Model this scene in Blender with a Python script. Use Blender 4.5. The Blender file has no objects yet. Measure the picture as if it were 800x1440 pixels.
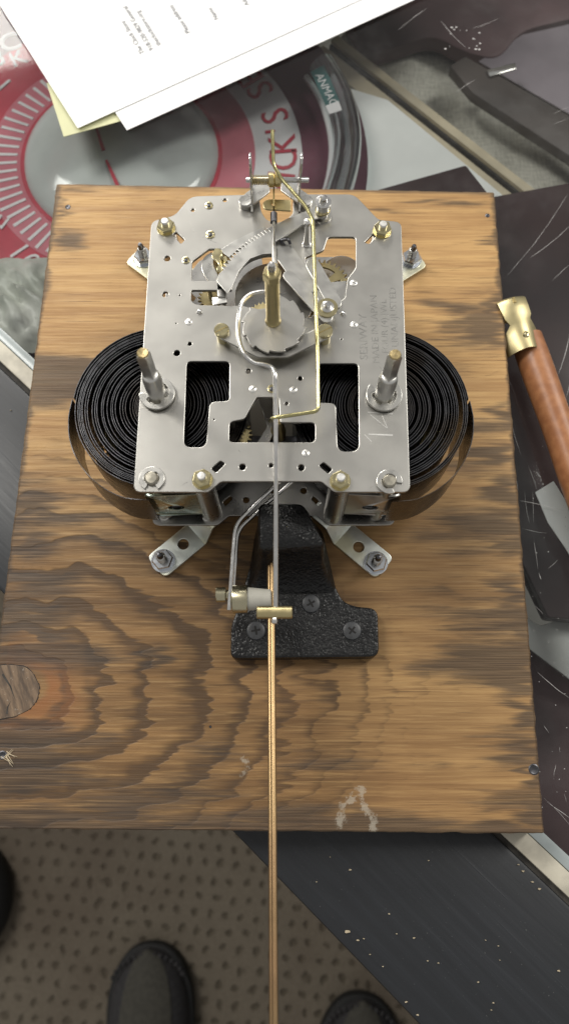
import bpy, bmesh, math, random
import numpy as np
from mathutils import Vector, Matrix

# ------------------------------------------------------------------ camera, light, exposure
S = bpy.context.scene
C = S.collection
TILT = math.radians(17.3)
CAM_H = 370.0                       # mm above the board's face
cd = bpy.data.cameras.new('camera')
cam = bpy.data.objects.new('camera', cd); C.objects.link(cam)
cam.location = (0, 0, CAM_H * .001)
cam.rotation_euler = (TILT, 0, 0)
cd.sensor_fit = 'VERTICAL'; cd.sensor_height = 36; cd.sensor_width = 36
cd.lens = 36 * 1088 / 1440
cd.clip_start = .01; cd.clip_end = 30
cd.dof.use_dof = True; cd.dof.focus_distance = .36; cd.dof.aperture_fstop = 8.8
S.camera = cam

world = bpy.data.worlds.new('World'); S.world = world; world.use_nodes = True
bg = world.node_tree.nodes['Background']
bg.inputs[0].default_value = (1.0, .985, .955, 1); bg.inputs[1].default_value = .36

def area(name, loc, target, sx, sy, power, col):
    l = bpy.data.lights.new(name, 'AREA'); l.shape = 'RECTANGLE'; l.size = sx; l.size_y = sy
    l.energy = power; l.color = col
    o = bpy.data.objects.new(name, l); C.objects.link(o); o.location = loc
    o.rotation_euler = (Vector(target) - Vector(loc)).to_track_quat('-Z', 'Y').to_euler()
area('ceiling_light', (-1.15, .95, 1.40), (0, .2, 0), .35, 1.2, 24, (1.0, .97, .91))
area('ceiling_light', (1.25, .90, 1.45), (0, .2, 0), .35, 1.2, 17, (1.0, .97, .91))
area('ceiling_light', (-.75, 2.45, 1.45), (0, .3, 0), 1.2, .5, 36, (1.0, .97, .91))

S.view_settings.view_transform = 'Standard'; S.view_settings.look = 'None'
S.view_settings.exposure = 0.0; S.view_settings.gamma = 1.0
S.view_settings.use_curve_mapping = False
S.cycles.use_denoising = True
S.cycles.max_bounces = 8; S.cycles.transparent_max_bounces = 12
S.cycles.caustics_reflective = False; S.cycles.caustics_refractive = False
S.cycles.sample_clamp_indirect = 6
random.seed(4); RNG = np.random.RandomState(7)

# ------------------------------------------------------------------ measuring: where a sight line meets a level z (mm)
_s, _c = math.sin(TILT), math.cos(TILT)
def P(px, py, z=0.0):
    u, v = (px - 400) / 1088.0, (py - 720) / 1088.0
    t = (CAM_H - z) / (_c + v * _s)
    return (u * t, t * (_s - v * _c), z)
def P2(px, py, z=0.0): return P(px, py, z)[:2]
def PL(pts, z): return [P2(p[0], p[1], z) + tuple(p[2:]) for p in pts]

# ------------------------------------------------------------------ materials
class NT:
    def __init__(s, name):
        s.m = bpy.data.materials.new(name); s.m.use_nodes = True
        s.t = s.m.node_tree; s.b = s.t.nodes['Principled BSDF']; s.out = s.t.nodes['Material Output']
        s._tc = None
    def n(s, typ, **kw):
        x = s.t.nodes.new(typ)
        for k, v in kw.items(): setattr(x, k, v)
        return x
    def put(s, sock, v):
        if isinstance(v, bpy.types.NodeSocket): s.t.links.new(v, sock)
        elif isinstance(v, (tuple, list)) and len(v) == 3 and sock.type == 'RGBA': sock.default_value = (*v, 1)
        else: sock.default_value = v
    def obj(s):
        if not s._tc: s._tc = s.n('ShaderNodeTexCoord')
        return s._tc.outputs['Object']
    def mapp(s, scale, rot=(0, 0, 0)):
        m = s.n('ShaderNodeMapping'); s.put(m.inputs[0], s.obj())
        m.inputs['Scale'].default_value = scale; m.inputs['Rotation'].default_value = rot
        return m.outputs[0]
    def turned(s, ang, scale):
        m = s.n('ShaderNodeMapping'); s.put(m.inputs[0], s.obj()); m.inputs['Rotation'].default_value = (0, 0, ang)
        m2 = s.n('ShaderNodeMapping'); s.put(m2.inputs[0], m.outputs[0]); m2.inputs['Scale'].default_value = scale
        return m2.outputs[0]
    def noise(s, vec=None, scale=1.0, detail=3, rough=.55, dist=0, color=False):
        x = s.n('ShaderNodeTexNoise'); s.put(x.inputs['Vector'], vec or s.obj())
        x.inputs['Scale'].default_value = scale; x.inputs['Detail'].default_value = detail
        x.inputs['Roughness'].default_value = rough; x.inputs['Distortion'].default_value = dist
        return x.outputs['Color' if color else 'Fac']
    def math(s, op, a, b=0.0, clamp=False):
        x = s.n('ShaderNodeMath', operation=op, use_clamp=clamp); s.put(x.inputs[0], a); s.put(x.inputs[1], b)
        return x.outputs[0]
    def mapr(s, v, a, b, c=0.0, d=1.0):
        x = s.n('ShaderNodeMapRange', interpolation_type='SMOOTHSTEP')
        s.put(x.inputs[0], v); s.put(x.inputs[1], a); s.put(x.inputs[2], b); s.put(x.inputs[3], c); s.put(x.inputs[4], d)
        return x.outputs[0]
    def mix(s, f, a, b, mode='MIX'):
        x = s.n('ShaderNodeMix', data_type='RGBA', blend_type=mode)
        s.put(x.inputs[0], f); s.put(x.inputs[6], a); s.put(x.inputs[7], b)
        return x.outputs[2]
    def attr(s, name):
        return s.n('ShaderNodeAttribute', attribute_name=name).outputs['Fac']
    def bump(s, h, strength=.3, dist=.0003):
        x = s.n('ShaderNodeBump'); s.put(x.inputs['Height'], h)
        x.inputs['Strength'].default_value = strength; x.inputs['Distance'].default_value = dist
        s.put(s.b.inputs['Normal'], x.outputs[0])
    def set(s, **kw):
        for k, v in kw.items(): s.put(s.b.inputs[k.replace('_', ' ')], v)
        return s

def metal(name, col, rough=.3, var=.12, scale=220, bump=.04, brushed=None, metallic=1.0, tint=None, rvar=.12):
    n = NT(name)
    v = n.noise(scale=scale, detail=4)
    big = n.noise(scale=scale * .14, detail=2)
    c2 = tuple(x * (1 - var) for x in col)
    base = n.mix(n.mapr(n.math('ADD', n.math('MULTIPLY', v, .5), n.math('MULTIPLY', big, .5)), .2, .8), c2, col)
    if tint: base = n.mix(n.mapr(big, .45, .62), base, tint)
    n.set(Base_Color=base, Metallic=metallic)
    n.put(n.b.inputs['Roughness'], n.mapr(v, .2, .8, rough - rvar * .5, rough + rvar * .5))
    h = n.noise(n.mapp(brushed), 1, 3) if brushed else v
    n.bump(h, bump, .0002)
    return n.m
def plain(name, col, rough=.5, var=.15, scale=120, bump=.1, dist=.0003, col2=None, spec=.5):
    n = NT(name)
    v = n.noise(scale=scale, detail=5)
    n.set(Base_Color=n.mix(n.mapr(v, .35, .65), col2 or tuple(x * (1 - var) for x in col), col), Roughness=rough)
    n.b.inputs['Specular IOR Level'].default_value = spec
    n.bump(v, bump, dist)
    return n.m

M_plate = metal('brushed_nickel_plate', (.48, .468, .438), .36, .05, 60, .03, brushed=(1500, 60, 50), rvar=.06)
M_back = metal('dull_nickel_plate', (.46, .45, .43), .30, .10, 90, .05)
M_edge = metal('polished_steel', (.74, .73, .71), .20, .08, 300, .02)
M_steel = metal('satin_steel', (.55, .54, .51), .30, .08, 200, .03)
M_lever = metal('lever_steel', (.57, .56, .53), .34, .05, 160, .03)
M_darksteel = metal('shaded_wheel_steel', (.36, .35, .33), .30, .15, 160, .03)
M_brass = metal('brass', (.66, .555, .30), .33, .14, 260, .03)
M_brassnut = metal('pale_brass', (.70, .62, .37), .22, .12, 260, .02)
M_brassold = metal('aged_brass', (.52, .41, .19), .34, .28, 300, .05)
M_brasswire = metal('brass_wire', (.58, .53, .27), .24, .14, 260, .02)
M_zinc = metal('zinc_passivated', (.82, .85, .80), .40, .10, 260, .03, tint=(.76, .74, .55))
M_zincgreen = metal('zinc_greenish', (.50, .60, .54), .25, .25, 260, .05, tint=(.68, .64, .46))
M_nutzinc = metal('bright_zinc_nut', (.72, .75, .79), .22, .10, 260, .02)
M_spring = metal('blued_spring_steel', (.125, .125, .133), .28, .25, 200, .03, tint=(.085, .073, .064))
M_arbor = metal('worn_arbor_steel', (.84, .83, .80), .40, .12, 420, .04, tint=(.80, .77, .68))
M_oldsteel = metal('aged_steel', (.50, .47, .39), .36, .3, 600, .1)
M_tip = metal('worn_brass_tip', (.58, .46, .24), .36, .30, 900, .4)
M_copper = metal('coppery_gong_rod', (.33, .21, .115), .38, .18, 60, .02, tint=(.42, .29, .15))
M_hammerbrass = metal('hammer_brass', (.62, .57, .40), .28, .14, 200, .02)
M_dkstud = metal('dark_stud_steel', (.12, .12, .13), .35, .3, 500, .1)
M_stampm = metal('stamped_mark', (.53, .52, .49), .30, .06, 300, .05)
M_scratch = metal('bright_scratch', (.74, .73, .70), .40, .05, 300, .05)
M_strapbrass = metal('strap_brass', (.58, .50, .28), .42, .16, 120, .04)
M_plastic = plain('translucent_nylon', (.46, .445, .39), .38, .08, 200, .05)
M_blackscrew = plain('black_oxide_screw', (.06, .062, .066), .38, .3, 300, .1)
M_blackhole = plain('inside_of_hole', (.012, .011, .010), .8, .3, 300, .1)
M_paper = plain('white_paper', (.93, .93, .93), .6, .015, 40, .03)
M_ink = plain('grey_print', (.22, .22, .23), .7, .1)
M_note = plain('yellow_note', (.66, .66, .40), .65, .05, 60, .05)
M_leather = plain('tan_leather', (.40, .175, .075), .38, .32, 160, .25, col2=(.31, .125, .052))
M_cream = plain('cream_strip', (.58, .54, .44), .5, .28, 70, .3)
M_glassedge = plain('pale_glass_edge', (.42, .47, .47), .25, .2, 50, .05)
M_groove = plain('dark_groove', (.05, .045, .038), .8, .5, 200, .6)  # near-black brown for narrow gaps and cracks
M_railwood = plain('pale_rail_wood', (.64, .56, .40), .55, .18, 40, .15)
M_card = plain('white_card', (.86, .88, .86), .55, .05, 30, .05)
M_greycard = plain('grey_card', (.74, .76, .73), .55, .06, 30, .05)
M_dark = plain('dark_brown_panel', (.078, .050, .050), .22, .35, 9, .03, col2=(.040, .026, .028))
M_maroon = plain('maroon_cloth', (.13, .07, .075), .6, .4, 14, .2)
M_violet = plain('greyish_violet_card', (.30, .26, .29), .5, .25, 12, .1)
M_box = plain('dark_grey_box', (.105, .088, .080), .45, .3, 20, .1)
M_shelf = plain('shelf_board', (.33, .32, .29), .6, .2, 12, .1)
M_panel = plain('black_side_panel', (.018, .018, .019), .5, .3, 30, .1)
M_dialpale = plain('dial_pale', (.66, .70, .68), .10, .16, 14, .02)
M_dialred = plain('dial_red', (.60, .075, .11), .25, .25, 20, .05)
M_dialpink = plain('dial_pink', (.68, .22, .27), .25, .22, 20, .05)
M_dialwhite = plain('dial_white', (.80, .79, .80), .4, .08, 20, .05)
M_dialmar = plain('dial_maroon', (.16, .045, .075), .4, .3, 14, .05)
M_teal = plain('teal_label', (.05, .13, .13), .5, .2, 60, .05)
M_crumple = plain('crumpled_wrap', (.74, .75, .69), .40, .4, 30, .1, col2=(.50, .53, .46))
M_sole = plain('black_rubber', (.010, .010, .010), .7, .3, 150, .3)
M_upper = plain('grey_suede', (.036, .034, .036), .85, .35, 180, .6)
M_vamp = plain('olive_suede', (.060, .056, .045), .85, .25, 180, .6)
M_chip = plain('pale_wood_chip', (.55, .46, .32), .7, .3)
M_gdust = plain('scratch_white', (.55, .53, .52), .6, .2, 200, .1)

def m_castiron():
    n = NT('hammered_black_paint')
    v = n.n('ShaderNodeTexVoronoi', feature='SMOOTH_F1'); n.put(v.inputs['Vector'], n.obj()); v.inputs['Scale'].default_value = 950
    a = n.noise(scale=420, detail=2, rough=.5)
    h = n.math('ADD', n.math('MULTIPLY', v.outputs['Distance'], .7), a)
    n.set(Base_Color=n.mix(n.mapr(a, .4, .7), (.003, .003, .0033), (.009, .009, .0095)))
    n.put(n.b.inputs['Roughness'], n.mapr(n.noise(scale=120), .35, .65, .30, .42))
    n.bump(h, .55, .0007)
    return n.m
M_iron = m_castiron()

def m_blackpaint():
    n = NT('black_painted_wood')
    a = n.noise(n.turned(math.radians(43.4), (22, 520, 28)), 1, 4, .6)
    w = n.noise(n.turned(math.radians(43.4), (10, 240, 9)), 1, 3)
    d = n.noise(scale=900, detail=2)
    base = n.mix(n.mapr(w, .4, .7), (.0165, .018, .021), (.020, .022, .026))
    base = n.mix(n.math('MULTIPLY', n.mapr(d, .70, .76), .25), base, (.25, .25, .24))
    n.set(Base_Color=base)
    n.put(n.b.inputs['Roughness'], n.mapr(a, .3, .7, .38, .48))
    n.bump(n.math('ADD', a, n.math('MULTIPLY', n.mapr(w, .60, .70), 1.2)), .10, .0005)
    return n.m
M_blackwood = m_blackpaint()

def m_glass():
    n = NT('counter_glass')
    tr = n.n('ShaderNodeBsdfTransparent'); tr.inputs[0].default_value = (.97, .985, .98, 1)
    gl = n.n('ShaderNodeBsdfGlossy'); gl.inputs['Roughness'].default_value = .05
    fr = n.n('ShaderNodeFresnel'); fr.inputs['IOR'].default_value = 1.42
    mx = n.n('ShaderNodeMixShader'); n.put(mx.inputs[0], fr.outputs[0])
    n.put(mx.inputs[1], tr.outputs[0]); n.put(mx.inputs[2], gl.outputs[0])
    df = n.n('ShaderNodeBsdfDiffuse'); df.inputs[0].default_value = (.6, .6, .6, 1)
    m2 = n.n('ShaderNodeMixShader')
    n.put(m2.inputs[0], n.mapr(n.noise(scale=14, detail=6, rough=.7), .45, .75, .008, .05))
    n.put(m2.inputs[1], mx.outputs[0]); n.put(m2.inputs[2], df.outputs[0])
    n.put(n.out.inputs[0], m2.outputs[0])
    return n.m
M_glass = m_glass()
def m_clear():
    n = NT('clear_thick_glass')
    tr = n.n('ShaderNodeBsdfTransparent'); tr.inputs[0].default_value = (.80, .86, .86, 1)
    gl = n.n('ShaderNodeBsdfGlossy'); gl.inputs['Roughness'].default_value = .06; gl.inputs[0].default_value = (.9, .95, .95, 1)
    lw = n.n('ShaderNodeLayerWeight'); lw.inputs[0].default_value = .45
    mx = n.n('ShaderNodeMixShader'); n.put(mx.inputs[0], lw.outputs['Facing'])
    n.put(mx.inputs[1], tr.outputs[0]); n.put(mx.inputs[2], gl.outputs[0]); n.put(n.out.inputs[0], mx.outputs[0])
    return n.m
M_clear = m_clear()

def m_cloth():
    n = NT('woven_linen')
    a = n.noise(n.mapp((900, 120, 300)), 1, 3); b = n.noise(n.mapp((120, 900, 300)), 1, 3)
    w = n.math('ADD', n.math('MULTIPLY', a, .5), n.math('MULTIPLY', b, .5))
    g = n.noise(scale=26, detail=4)
    base = n.mix(n.mapr(w, .35, .65), (.52, .51, .44), (.80, .78, .69))
    base = n.mix(n.mapr(g, .50, .70, 0, .45), base, (.40, .39, .34))
    n.set(Base_Color=base, Roughness=.9); n.bump(w, .6, .0008)
    return n.m
M_cloth = m_cloth()

def m_carpet():
    n = NT('loop_carpet')
    jit = n.noise(scale=26, detail=2, color=True)
    v3 = n.n('ShaderNodeVectorMath', operation='MULTIPLY_ADD'); n.put(v3.inputs[0], jit); v3.inputs[1].default_value = (.020, .020, 0); n.put(v3.inputs[2], n.mapp((1, 1, 1), (0, 0, .10)))
    sx = n.n('ShaderNodeSeparateXYZ'); n.put(sx.inputs[0], v3.outputs[0])
    row = n.math('MULTIPLY', sx.outputs[1], 2*math.pi/.0205)
    colm = n.math('ADD', n.math('MULTIPLY', sx.outputs[0], 2*math.pi/.0215), n.math('MULTIPLY', n.math('SIGN', n.math('COSINE', n.math('MULTIPLY', row, .5))), .9))
    dots = n.math('ADD', n.math('COSINE', row), n.math('COSINE', colm))
    f = n.noise(scale=420, detail=3)
    g = n.noise(scale=5, detail=3)
    wv = n.noise(n.mapp((190, 80, 1)), 1, 3)
    d = n.mapr(n.math('ADD', dots, n.math('MULTIPLY', n.math('SUBTRACT', wv, .5), 2.2)), 2.1, .7)
    base = n.mix(d, (.115, .096, .071), (.192, .163, .126))
    base = n.mix(n.mapr(f, .3, .7, 0, .3), base, (.075, .063, .047))
    base = n.mix(n.mapr(g, .4, .65, 0, .35), base, (.085, .060, .046))
    n.set(Base_Color=base, Roughness=.95)
    n.b.inputs['Specular IOR Level'].default_value = .1
    n.bump(n.math('ADD', d, n.math('MULTIPLY', f, .5)), .8, .004)
    return n.m
M_carpet = m_carpet()

def m_wood():
    n = NT('scorched_pine_plywood')
    fine = n.noise(n.mapp((42, 900, 40)), 1, 5, .6)
    streak = n.noise(n.mapp((7, 190, 20)), 1, 5, .62, .2)
    hair = n.noise(n.mapp((26, 1500, 40)), 1, 2, .5)
    blot = n.noise(scale=17, detail=4)
    sc, rg, warm, scf, tone = (n.attr(k) for k in ('scorch', 'ring', 'warm', 'scuff', 'tone'))
    base = n.mix(n.mapr(streak, .30, .70), (.375, .210, .082), (.560, .345, .140))
    base = n.mix(n.mapr(tone, 0, 1), base, n.mix(n.mapr(streak, .30, .70), (.135, .073, .029), (.285, .160, .062)))
    base = n.mix(n.math('MULTIPLY', n.mapr(fine, .48, .75), .36), base, (.170, .082, .030))
    base = n.mix(n.math('MULTIPLY', n.mapr(fine, .50, .28), .25), base, (.60, .40, .18))
    rg = n.mapr(n.math('ADD', rg, n.math('ADD', n.math('MULTIPLY', n.math('SUBTRACT', streak, .5), .4), n.math('MULTIPLY', n.math('SUBTRACT', fine, .5), .7))), .15, .85)
    base = n.mix(n.math('MULTIPLY', rg, .86), base, (.070, .040, .020))
    base = n.mix(n.math('MULTIPLY', n.mapr(blot, .5, .7), .30), base, (.20, .10, .038))
    base = n.mix(n.math('MULTIPLY', warm, .75), base, (.26, .098, .032))
    dk = n.math('ADD', sc, n.math('ADD', n.math('MULTIPLY', n.math('SUBTRACT', streak, .5), .75),
                                  n.math('MULTIPLY', n.math('SUBTRACT', fine, .5), .7)))
    dkm = n.mapr(dk, .22, .80)
    base = n.mix(n.math('MULTIPLY', dkm, .80), base, n.mix(n.mapr(hair, .40, .62), (.036, .027, .021), (.095, .066, .044)))
    base = n.mix(n.math('MULTIPLY', n.mapr(hair, .66, .73), .6), base, (.060, .030, .014))
    scm = n.mapr(n.math('ADD', scf, n.math('MULTIPLY', n.math('SUBTRACT', n.noise(scale=300, detail=5, rough=.75), .5), 3.0)), .55, 1.0)
    base = n.mix(n.math('MULTIPLY', scm, .45), base, (.50, .46, .38))
    n.set(Base_Color=base)
    n.put(n.b.inputs['Roughness'], n.mapr(fine, .3, .7, .42, .62))
    n.b.inputs['Specular IOR Level'].default_value = .35
    n.bump(n.math('SUBTRACT', n.math('ADD', fine, n.math('MULTIPLY', hair, .5)), n.math('MULTIPLY', rg, .5)), .35, .0006)
    return n.m
M_wood = m_wood()
def m_knot():
    n = NT('knot_wood')
    a = n.noise(n.turned(1.2, (60, 330, 50)), 1, 5, .65)
    b = n.noise(scale=700, detail=3)
    base = n.mix(n.mapr(a, .35, .65), (.070, .045, .028), (.19, .125, .075))
    base = n.mix(n.mapr(a, .62, .70, 0, .8), base, (.42, .31, .16))
    base = n.mix(n.mapr(b, .64, .72, 0, .5), base, (.40, .36, .30))
    n.set(Base_Color=base, Roughness=.5); n.bump(a, .5, .0008)
    return n.m
M_knot = m_knot()

# ------------------------------------------------------------------ mesh building (everything in mm)
ORG = {}
class MB:
    def __init__(s): s.v = []; s.f = []
    def add(s, vs, fs):
        o = len(s.v); s.v += [tuple(p) for p in vs]; s.f += [tuple(i + o for i in f) for f in fs]; return s
    def box(s, a, b):
        x0, y0, z0 = a; x1, y1, z1 = b
        return s.add([(x0,y0,z0),(x1,y0,z0),(x1,y1,z0),(x0,y1,z0),(x0,y0,z1),(x1,y0,z1),(x1,y1,z1),(x0,y1,z1)],
              [(3,2,1,0),(4,5,6,7),(0,1,5,4),(1,2,6,5),(2,3,7,6),(3,0,4,7)])
    def lathe(s, prof, org=(0,0,0), axis=(0,0,1), n=24, rot=0.0):
        ax = Vector(axis).normalized(); q = Vector((0,0,1)).rotation_difference(ax); o = Vector(org)
        vs = []; fs = []
        for r, h in prof:
            for k in range(n):
                a = 2*math.pi*k/n + rot
                vs.append(o + q @ Vector((r*math.cos(a), r*math.sin(a), h)))
        for i in range(len(prof)-1):
            for k in range(n):
                k2 = (k+1) % n
                fs.append((i*n+k, i*n+k2, (i+1)*n+k2, (i+1)*n+k))
        if prof[0][0] > 0: fs.append(tuple(range(n-1, -1, -1)))
        if prof[-1][0] > 0: fs.append(tuple((len(prof)-1)*n + k for k in range(n)))
        return s.add(vs, fs)
    def tube(s, pts, r, n=10):
        pts = [Vector(p) for p in pts]; m = len(pts)
        rr = r if isinstance(r, (list, tuple)) else [r]*m
        tg = [(pts[min(i+1, m-1)] - pts[max(i-1, 0)]).normalized() for i in range(m)]
        up = Vector((0,0,1)) if abs(tg[0].z) < .9 else Vector((1,0,0))
        nr = (up - tg[0]*up.dot(tg[0])).normalized(); vs = []; fs = []
        for i in range(m):
            if i: nr = (nr - tg[i]*nr.dot(tg[i])).normalized()
            b = tg[i].cross(nr)
            for k in range(n):
                a = 2*math.pi*k/n
                vs.append(pts[i] + (nr*math.cos(a) + b*math.sin(a))*rr[i])
        for i in range(m-1):
            for k in range(n):
                k2 = (k+1) % n; fs.append((i*n+k, i*n+k2, (i+1)*n+k2, (i+1)*n+k))
        fs.append(tuple(range(n-1, -1, -1))); fs.append(tuple((m-1)*n+k for k in range(n)))
        return s.add(vs, fs)
    def prism(s, pts, z0, z1):
        n = len(pts)
        if sum(pts[i][0]*pts[(i+1)%n][1]-pts[(i+1)%n][0]*pts[i][1] for i in range(n)) < 0: pts = pts[::-1]
        return s.add([(p[0],p[1],z0) for p in pts]+[(p[0],p[1],z1) for p in pts],
              [tuple(range(n-1,-1,-1)), tuple(range(n,2*n))]+[(i,(i+1)%n,n+(i+1)%n,n+i) for i in range(n)])
    def xf(s, mat): s.v = [tuple(mat @ Vector(p)) for p in s.v]; return s
    def mesh(s, name, org, mat, smooth=35, bevel=0):
        me = bpy.data.meshes.new(name); o = np.array(org)
        me.from_pydata(((np.array(s.v, dtype=float) - o) * .001).tolist(), [], s.f)
        if bevel:
            bm = bmesh.new(); bm.from_mesh(me)
            ed = [e for e in bm.edges if len(e.link_faces) == 2 and e.calc_face_angle(0) > .6]
            bmesh.ops.bevel(bm, geom=ed, offset=bevel*.001, segments=2, affect='EDGES', profile=.5, clamp_overlap=True)
            bm.to_mesh(me); bm.free()
        bm = bmesh.new(); bm.from_mesh(me); bmesh.ops.recalc_face_normals(bm, faces=bm.faces); bm.to_mesh(me); bm.free()
        if smooth:
            me.shade_smooth(); me.set_sharp_from_angle(angle=math.radians(smooth))
        me.materials.append(mat)
        return me
def link(name, data, parent=None, org=(0,0,0)):
    o = bpy.data.objects.new(name, data); C.objects.link(o)
    ORG[o.name] = tuple(org)
    if parent:
        po = ORG[parent.name]; o.parent = parent
        o.location = tuple((org[i]-po[i])*.001 for i in range(3))
    else: o.location = tuple(x*.001 for x in org)
    return o
def part(name, mb, mat, parent, org=None, label=None, kind=None, smooth=35, bevel=0):
    if org is None: org = ORG[parent.name] if parent else (0,0,0)
    o = link(name, mb.mesh(name, org, mat, smooth, bevel), parent, org)
    if label: o['label'] = label
    if kind: o['kind'] = kind
    return o
def tag(o, label=None, cat=None, group=None, kind=None):
    if label: o['label'] = label
    if cat: o['category'] = cat
    if group: o['group'] = group
    if kind: o['kind'] = kind
    return o
def thing(name, label, cat, org=(0,0,0), group=None):
    return tag(link(name, None, None, org), label, cat, group)
def again(o, org, parent=None, rotz=0.0):
    """a copy of a part and its sub-parts, standing elsewhere"""
    c = o.copy(); C.objects.link(c); parent = parent or o.parent; c.parent = parent
    po = ORG[parent.name]; ORG[c.name] = tuple(org)
    c.location = tuple((org[i]-po[i])*.001 for i in range(3)); c.rotation_euler = (0,0,rotz)
    for ch in list(o.children):
        d = ch.copy(); C.objects.link(d); d.parent = c
    return c

def rounded(pts, n=5):
    """outline points (x, y[, corner radius mm]) -> polygon with rounded corners"""
    out = []; m = len(pts)
    for i, p in enumerate(pts):
        r = p[2] if len(p) > 2 else 0
        c = Vector(p[:2])
        if r <= 0: out.append(tuple(c)); continue
        a = Vector(pts[i-1][:2]) - c; b = Vector(pts[(i+1) % m][:2]) - c
        d = min(r, a.length*.48, b.length*.48)
        p0 = c + a.normalized()*d; p2 = c + b.normalized()*d
        for k in range(n+1):
            t = k/n; out.append(tuple(p0*(1-t)**2 + c*2*t*(1-t) + p2*t*t))
    return out
def fillet(pts, r, n=6):
    pts = [Vector(p) for p in pts]; out = [pts[0]]
    for i in range(1, len(pts)-1):
        a = pts[i-1]-pts[i]; b = pts[i+1]-pts[i]; d = min(r, a.length*.48, b.length*.48)
        p0 = pts[i]+a.normalized()*d; p2 = pts[i]+b.normalized()*d
        for k in range(n+1):
            t = k/n; out.append(p0*(1-t)**2 + pts[i]*2*t*(1-t) + p2*t*t)
    out.append(pts[-1]); return out
def smoothpath(pts, n=8):
    pts = [Vector(p) for p in pts]; out = []
    for i in range(len(pts)-1):
        p0, p1, p2, p3 = pts[max(i-1,0)], pts[i], pts[i+1], pts[min(i+2,len(pts)-1)]
        for k in range(n):
            t = k/n
            out.append(.5*((2*p1)+(p2-p0)*t+(2*p0-5*p1+4*p2-p3)*t*t+(3*p1-p0-3*p2+p3)*t**3))
    out.append(pts[-1]); return out
def circle(cx, cy, r, n=20, a0=0): return [(cx+r*math.cos(a0+2*math.pi*k/n), cy+r*math.sin(a0+2*math.pi*k/n)) for k in range(n)]
def curve_mb(cu):
    ob = bpy.data.objects.new('tmp', cu); C.objects.link(ob)
    dg = bpy.context.evaluated_depsgraph_get(); dg.update()
    me = bpy.data.meshes.new_from_object(ob.evaluated_get(dg), depsgraph=dg)
    mb = MB(); mb.v = [tuple(v.co) for v in me.vertices]; mb.f = [tuple(p.vertices) for p in me.polygons]
    bpy.data.objects.remove(ob); bpy.data.meshes.remove(me)
    return mb
def sheet(outline, z0, z1, holes=(), bev=.18):
    """a flat metal sheet cut to an outline, with holes and eased edges"""
    cu = bpy.data.curves.new('tmp', 'CURVE'); cu.dimensions = '2D'; cu.fill_mode = 'BOTH'
    for pts in [outline, *holes]:
        sp = cu.splines.new('POLY'); sp.points.add(len(pts)-1); sp.use_cyclic_u = True
        for q, p in zip(sp.points, pts): q.co = (p[0], p[1], 0, 1)
    h = (z1-z0)/2; b = min(bev, h*.6)
    cu.extrude = h-b; cu.bevel_depth = b; cu.bevel_resolution = 1; cu.offset = -b
    mb = curve_mb(cu); bpy.data.curves.remove(cu)
    mb.v = [(x, y, z+(z0+z1)/2) for x, y, z in mb.v]
    return mb
def text_mb(s, size, org, xdir, ext=.05, align='LEFT', up=(0,0,1), bevel=0, squash=1.0):
    cu = bpy.data.curves.new('tmp', 'FONT'); cu.body = s; cu.size = size; cu.extrude = ext; cu.align_x = align; cu.resolution_u = 3
    mb = curve_mb(cu); bpy.data.curves.remove(cu)
    x = Vector(xdir).normalized(); z = Vector(up); y = z.cross(x)
    M = Matrix(((x.x*squash, y.x, z.x, org[0]), (x.y*squash, y.y, z.y, org[1]), (x.z*squash, y.z, z.z, org[2]), (0,0,0,1)))
    return mb.xf(M)
def arc_ring(cx, cy, ri, ro, a0, a1, n=26, lugs=()):
    o = []
    for k in range(n+1):
        a = math.radians(a0+(a1-a0)*k/n); o.append((cx+ro*math.cos(a), cy+ro*math.sin(a)))
    for k in range(n, -1, -1):
        d = a0+(a1-a0)*k/n; a = math.radians(d)
        r = ri
        for l in lugs:
            if abs(d-l) < 16: r = ri*.72
        o.append((cx+r*math.cos(a), cy+r*math.sin(a)))
    return o
def gear(cx, cy, r, nt, depth=1.4, a0=0.0):
    o = []
    for k in range(nt):
        for f, rr in ((0, r-depth), (.22, r-depth), (.38, r-.25), (.5, r), (.62, r-.25), (.78, r-depth)):
            a = a0+2*math.pi*(k+f)/nt; o.append((cx+rr*math.cos(a), cy+rr*math.sin(a)))
    return o
def spokes(cx, cy, ri, ro, n, gap=14, a0=0):
    return [arc_ring(cx, cy, ri, ro, a0+k*360/n+gap/2, a0+(k+1)*360/n-gap/2, 8) for k in range(n)]
def disc(mb, c, r, h, n=20): return mb.lathe([(r*.9, 0), (r, 0), (r, h*.75), (r*.88, h), (0, h)], c, n=n)

# ------------------------------------------------------------------ floor
fl = MB().add([(-2500,-2500,-780),(2500,-2500,-780),(2500,2500,-780),(-2500,2500,-780)], [(0,1,2,3)])
tag(part('carpet_floor', fl, M_carpet, None, smooth=0), kind='structure')

# ------------------------------------------------------------------ the display counter
E1 = Vector((.727, -.687, 0)); E2 = Vector((.687, .727, 0)); O0 = Vector((-23.2, -35.7, 0))
def ST(s, t, z): p = O0 + E1*s + E2*t; return (p.x, p.y, z)
def stbox(mb, s0, s1, t0, t1, z0, z1):
    return mb.add([ST(s0,t0,z0),ST(s1,t0,z0),ST(s1,t1,z0),ST(s0,t1,z0),ST(s0,t0,z1),ST(s1,t0,z1),ST(s1,t1,z1),ST(s0,t1,z1)],
              [(3,2,1,0),(4,5,6,7),(0,1,5,4),(1,2,6,5),(2,3,7,6),(3,0,4,7)])
CT = thing('display_counter', 'black framed glass topped display counter under the wooden board', 'display counter', (0,0,-18))
part('frame', stbox(MB(), -900, 900, 0, 82.5, -40, -18), M_blackwood, CT, bevel=2.0)
part('groove', stbox(MB(), -900, 900, 82.5, 85, -30, -20.5), M_groove, CT)
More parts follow.
